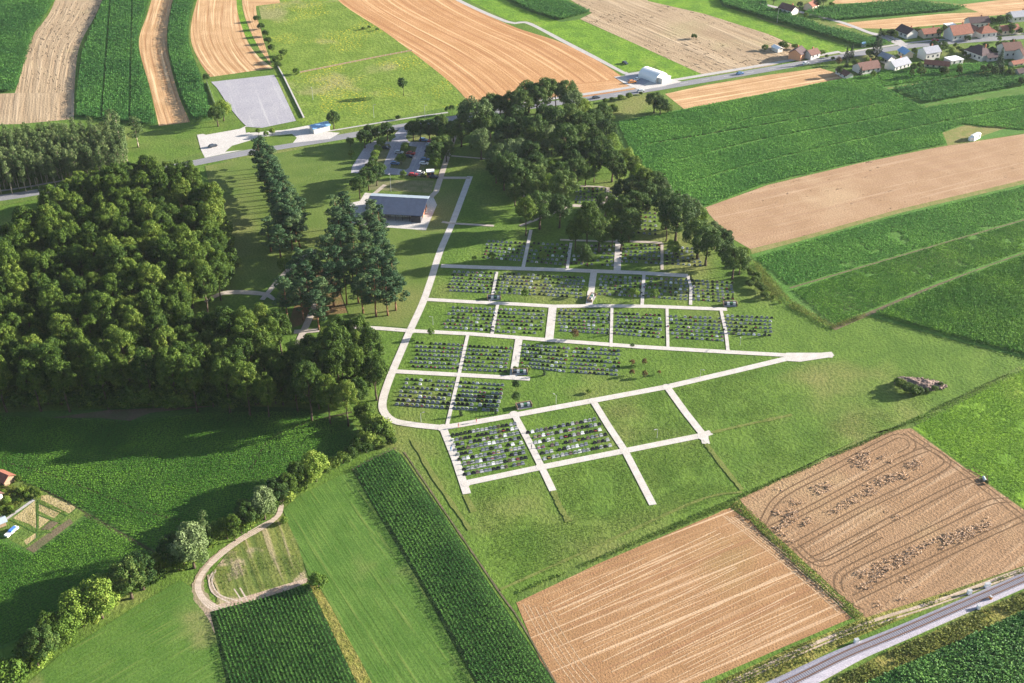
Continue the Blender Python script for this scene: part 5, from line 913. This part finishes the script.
wm = m2.me('windows', M['glass']); m3 = MB(); m3.tube((0, -.11, 0), (0, .11, 0), .31, .31, 12); whl = m3.me('wheel', M['rubber'])
def car(px, py, rz, col, label, s=1.0):
    x, y = at(px, py); t = empty('parked_car' if 'drive' not in label else 'car', (x, y, .12), rz, label, 'car'); t.scale = (s, s, s)
    if col not in CB: CB[col] = m.me('car_body', M[col])
    link('car_body', CB[col], t); link('windows', wm, t)
    for sx in (-1, 1):
        for sy in (-1, 1): link('wheel', whl, t, (sx*1.3, sy*.78, .31))
PA = ang((381, 165), (394, 166))
for x, y, c, l in [(386, 149, 'car_dark', 'dark car alone in the left parking bays'), (411, 154.5, 'car_red', 'red car in the middle bays of the car park'), (409, 157.5, 'car_dark', 'dark car below the red one in the middle bays'), (395, 164.5, 'car_blue', 'blue car at the front of the middle bays'), (425, 160.5, 'car_blue', 'blue car in the right hand bays'), (424, 164.5, 'car_white', 'white car below the blue one in the right bays'), (430, 146, 'car_silver', 'silver car under the trees at the right bays'), (432, 142.5, 'car_red', 'red car at the top of the right bays'), (423.5, 141, 'car_blue', 'blue car under the clump at the car park entrance'), (429, 152, 'car_dark', 'dark car between trees in the right bays'), (399, 153.5, 'car_silver', 'silver car beside a tree in the middle bays'), (437, 132, 'car_red', 'red car partly hidden near the road'), (413, 176, 'car_red', 'small red car at the front edge of the car park'), (420, 174, 'car_white', 'white car at the lower right corner of the car park'), (434, 178, 'car_dark', 'dark car beside the kiosk')]: car(x, y, PA+random.uniform(-.05, .05), c, l)
RA = ang((592, 98), (700, 81))
car(596, 98.5, RA, 'car_dark', 'dark car driving on the main road beside the park trees'); car(641, 92, RA, 'car_silver', 'silver car driving on the main road before the tunnel hall'); car(998-3, 75, 0, 'car_white', 'white car in a garden at the village') if False else None
car(740, 74.5, RA, 'car_blue', 'blue car driving along the main road right of the tunnel hall'); car(806, 64.5, RA, 'car_white', 'white car on the road before the orange house'); car(213, 147, ang((205, 150), (220, 146)), 'car_dark', 'dark car parked alone on the left concrete yard'); car(625, 64, ang((600, 56), (625, 70)), 'car_dark', 'dark car on the farm track behind the tunnel hall'); car(637, 80, 1, 'car_white', 'white car beside the tunnel hall yard'); car(935, 41, RD, 'car_red', 'red car before the long orange roof'); car(352, 145.5, ang((330, 139), (400, 127)), 'car_white', 'white car driving past the car park lane', 1) if False else None
car(632, 83, .3, 'orange', 'orange loader at the tunnel hall yard', 1.1)
# ================================================================ SMALL THINGS
def person(px, py, shirt, label, rz=0, s=1.0):
    x, y = at(px, py); me = bpy.data.meshes.new('person_body'); 
    jt = [(0, 0, .95), (0, 0, 1.2), (0, 0, 1.42), (0, 0, 1.52), (0, .02, 1.66), (.11, 0, .9), (.13, .08, .5), (.13, -.02, .08), (.13, .12, .04), (-.11, 0, .9), (-.13, -.06, .5), (-.13, -.16, .1), (-.13, -.04, .04), (.2, 0, 1.4), (.27, .03, 1.14), (.27, .16, .92), (-.2, 0, 1.4), (-.27, -.03, 1.14), (-.27, .05, .9)]
    ed = [(0, 1), (1, 2), (2, 3), (3, 4), (0, 5), (5, 6), (6, 7), (7, 8), (0, 9), (9, 10), (10, 11), (11, 12), (2, 13), (13, 14), (14, 15), (2, 16), (16, 17), (17, 18)]
    rd = [.15, .14, .15, .06, .105, .1, .07, .05, .045, .1, .07, .05, .045, .07, .05, .04, .07, .05, .04]
    me.from_pydata(jt, ed, []); me.update(); me.materials.append(M[shirt])
    o = link('person', me, None, (x, y, .1), rz, s); o.modifiers.new('skin', 'SKIN'); sd = o.modifiers.new('sub', 'SUBSURF'); sd.levels = 1; sd.render_levels = 1
    for i, r in enumerate(rd): me.skin_vertices[0].data[i].radius = (r, r*.85)
    me.skin_vertices[0].data[0].use_root = True
    tag(o, label, 'person'); mm = MB(); mm.ball((0, -.01, 1.70), (.105, .115, .09), 8, 6); mm.build('hair', M['cloth_dark'], o)
person(451, 451, 'cloth_blue', 'person in blue walking down the left path by the front graves'); person(531.5, 449, 'cloth_dark', 'person in dark clothes on the path between the front plots', 1); person(458.5, 427.5, 'cloth_red', 'person in reddish clothes near the big path junction', 2); person(462.5+14, 422.5, 'cloth_red', 'person in pale red clothes walking on the diagonal path', 2); person(516, 360, 'cloth_dark', 'person on the short wide path beside the graves', 1); person(593, 300, 'cloth_dark', 'person standing by the wide cross path enclosure', 1)
def lamp(px, py, h, label):
    x, y = at(px, py); t = empty('lamp_post', (x, y, 0), random.random()*6, label, 'lamp post', 'lamp posts'); m = MB(); m.tube((0, 0, 0), (0, 0, h), .09, .05, 8); m.build('pole', M['steel'], t); m = MB(); m.tube((0, 0, h-.1), (.9, 0, h+.1), .05, .04, 6); m.build('arm', M['steel'], t); m = MB(); m.box((1.0, 0, h+.05), (.6, .25, .12)); m.build('lamp_head', M['sleeper'], t)
for x, y, l in [(556, 404, 'beside the diagonal path below the graves'), (700, 378, 'on the lawn above the diagonal path'), (657, 438, 'at the empty plot corner'), (740, 345, 'on the lawn by the long cross path'), (421, 422, 'at the outside of the big path bend'), (433, 325, 'beside the main path crossing')]: lamp(x, y, 3.6, 'small thin lamp post '+l)
lamp(391, 192, 9, 'tall pale lamp post between chapel and car park'); lamp(777, 23, 9, 'tall pole in the maize beside the lane'); lamp(313, 100, 7, 'pole in the rough meadow right of the court')
lamp(374, 118, 7, 'lamp post by the meadow track'); lamp(425, 118, 7, 'lamp post by the road beside the car park')
def fence(name, pts, h, mat, label, post=3.0, t_=.08):
    W = P(pts); t = empty(name, (*W[0], 0), 0, label, 'fence'); ox, oy = W[0]; m = MB(); mp = MB()
    for (a, b) in zip(W[:-1], W[1:]):
        L = math.hypot(b[0]-a[0], b[1]-a[1]); an = math.atan2(b[1]-a[1], b[0]-a[0]); n = max(1, int(L/post))
        m.box(((a[0]+b[0])/2-ox, (a[1]+b[1])/2-oy, .12), (L, t_, h-.25), an)
        for i in range(n+1): mp.box((a[0]+(b[0]-a[0])*i/n-ox, a[1]+(b[1]-a[1])*i/n-oy, 0), (.14, .14, h), an)
    m.build('panel', M[mat], t); mp.build('posts', M['steel'], t)
ribbons('kerb_strip', [([(277.5, 66), (285, 79), (304, 118)], .9)], 'pavement', smooth=False)
fence('court_fence', [(277, 66), (284, 79), (303, 118)], .8, 'steel', 'long pale fence along the right side of the paved court'); fence('court_fence', [(207, 83), (215, 105)], 1.3, 'steel', 'short pale fence at the left side of the paved court'); fence('meadow_fence', [(300, 73), (340, 65), (380, 57), (412, 51)], 1.0, 'wood', 'low brown fence crossing the rough meadow')
def cabinet(px, py, label, col='white', sx=1.1):
    x, y = at(px, py); t = empty('signal_cabinet', (x, y, .1), RD, label, 'cabinet'); m = MB(); m.box((0, 0, 0), (sx*1.15, .9, .15)); m.build('plinth', M['sleeper'], t); m = MB(); m.box((0, 0, .15), (sx, .75, 1.1), 0, 0, .97); m.build('cabinet_body', M[col], t); m = MB(); m.box((0, 0, 1.25), (sx*1.1, .85, .08)); m.build('lid', M['steel'], t)
cabinet(987, 587, 'white railway cabinet on the far side of the track, right one', sx=1.5); cabinet(969, 594, 'white railway cabinet on the far side of the track, middle one'); cabinet(856, 643, 'white railway cabinet on the far side of the track, left one'); cabinet(978, 609, 'small white box on the near side of the track', sx=.7); cabinet(990, 600, 'small orange box on the near side of the track', 'orange', .5)
t = empty('water_tank', (*at(984, 480), 0), 0, 'small pale water tank at the brown field corner', 'water tank'); m = MB(); m.tube((0, -.9, .5), (0, .9, .5), .42, .42, 12); m.build('tank_body', M['car_silver'], t); m = MB(); m.box((0, 0, 0), (1, 1.8, .25)); m.build('cradle', M['wood'], t)
# ================================================================ HAZE, LIGHT, CAMERA
def haze():
    m = MB(); m.box((0, 1500, -1), (12000-4, 9000, 260)); t = bpy.data.materials.new('haze_air'); t.use_nodes = True; t.node_tree.nodes.clear(); o = t.node_tree.nodes.new('ShaderNodeOutputMaterial'); v = t.node_tree.nodes.new('ShaderNodeVolumePrincipled')
    v.inputs['Density'].default_value = .000028; v.inputs['Color'].default_value = (.80, .87, 1, 1); v.inputs['Anisotropy'].default_value = .2; t.node_tree.links.new(v.outputs[0], o.inputs['Volume'])
    tag(m.build('haze', t), kind='stuff')
HAZE = True
if HAZE: haze()
w = bpy.data.worlds.new('World'); sc.world = w; w.use_nodes = True; nt = w.node_tree; bg = nt.nodes['Background']; sky = nt.nodes.new('ShaderNodeTexSky'); sky.sky_type = 'NISHITA'; sky.sun_disc = False
sky.sun_elevation = SUN_EL; sky.sun_rotation = math.pi/2-SUN_AZ; nt.links.new(sky.outputs[0], bg.inputs[0]); bg.inputs[1].default_value = .062
sl = bpy.data.lights.new('sun', 'SUN'); sl.energy = 5; sl.angle = R(.5); sl.color = (1, .92, .80); so = bpy.data.objects.new('sun', sl); COL.objects.link(so)
d = Vector((math.cos(SUN_EL)*math.cos(SUN_AZ), math.cos(SUN_EL)*math.sin(SUN_AZ), math.sin(SUN_EL))); so.rotation_euler = d.to_track_quat('Z', 'Y').to_euler(); so.location = (300, 300, 400)
cd = bpy.data.cameras.new('camera'); co = bpy.data.objects.new('camera', cd); COL.objects.link(co); co.location = (0, 0, H); co.rotation_euler = (math.pi/2-TH, 0, 0)
cd.sensor_width = 36; cd.lens = F*36/1024; cd.clip_start = 1; cd.clip_end = 20000; sc.camera = co
sc.view_settings.view_transform = 'Standard'; sc.view_settings.look = 'None'; sc.view_settings.gamma = 1; sc.view_settings.exposure = 2.0
sc.cycles.use_denoising = True; sc.cycles.max_bounces = 4; sc.cycles.diffuse_bounces = 2; sc.cycles.volume_bounces = 0; sc.cycles.transmission_bounces = 2; sc.cycles.use_adaptive_sampling = True
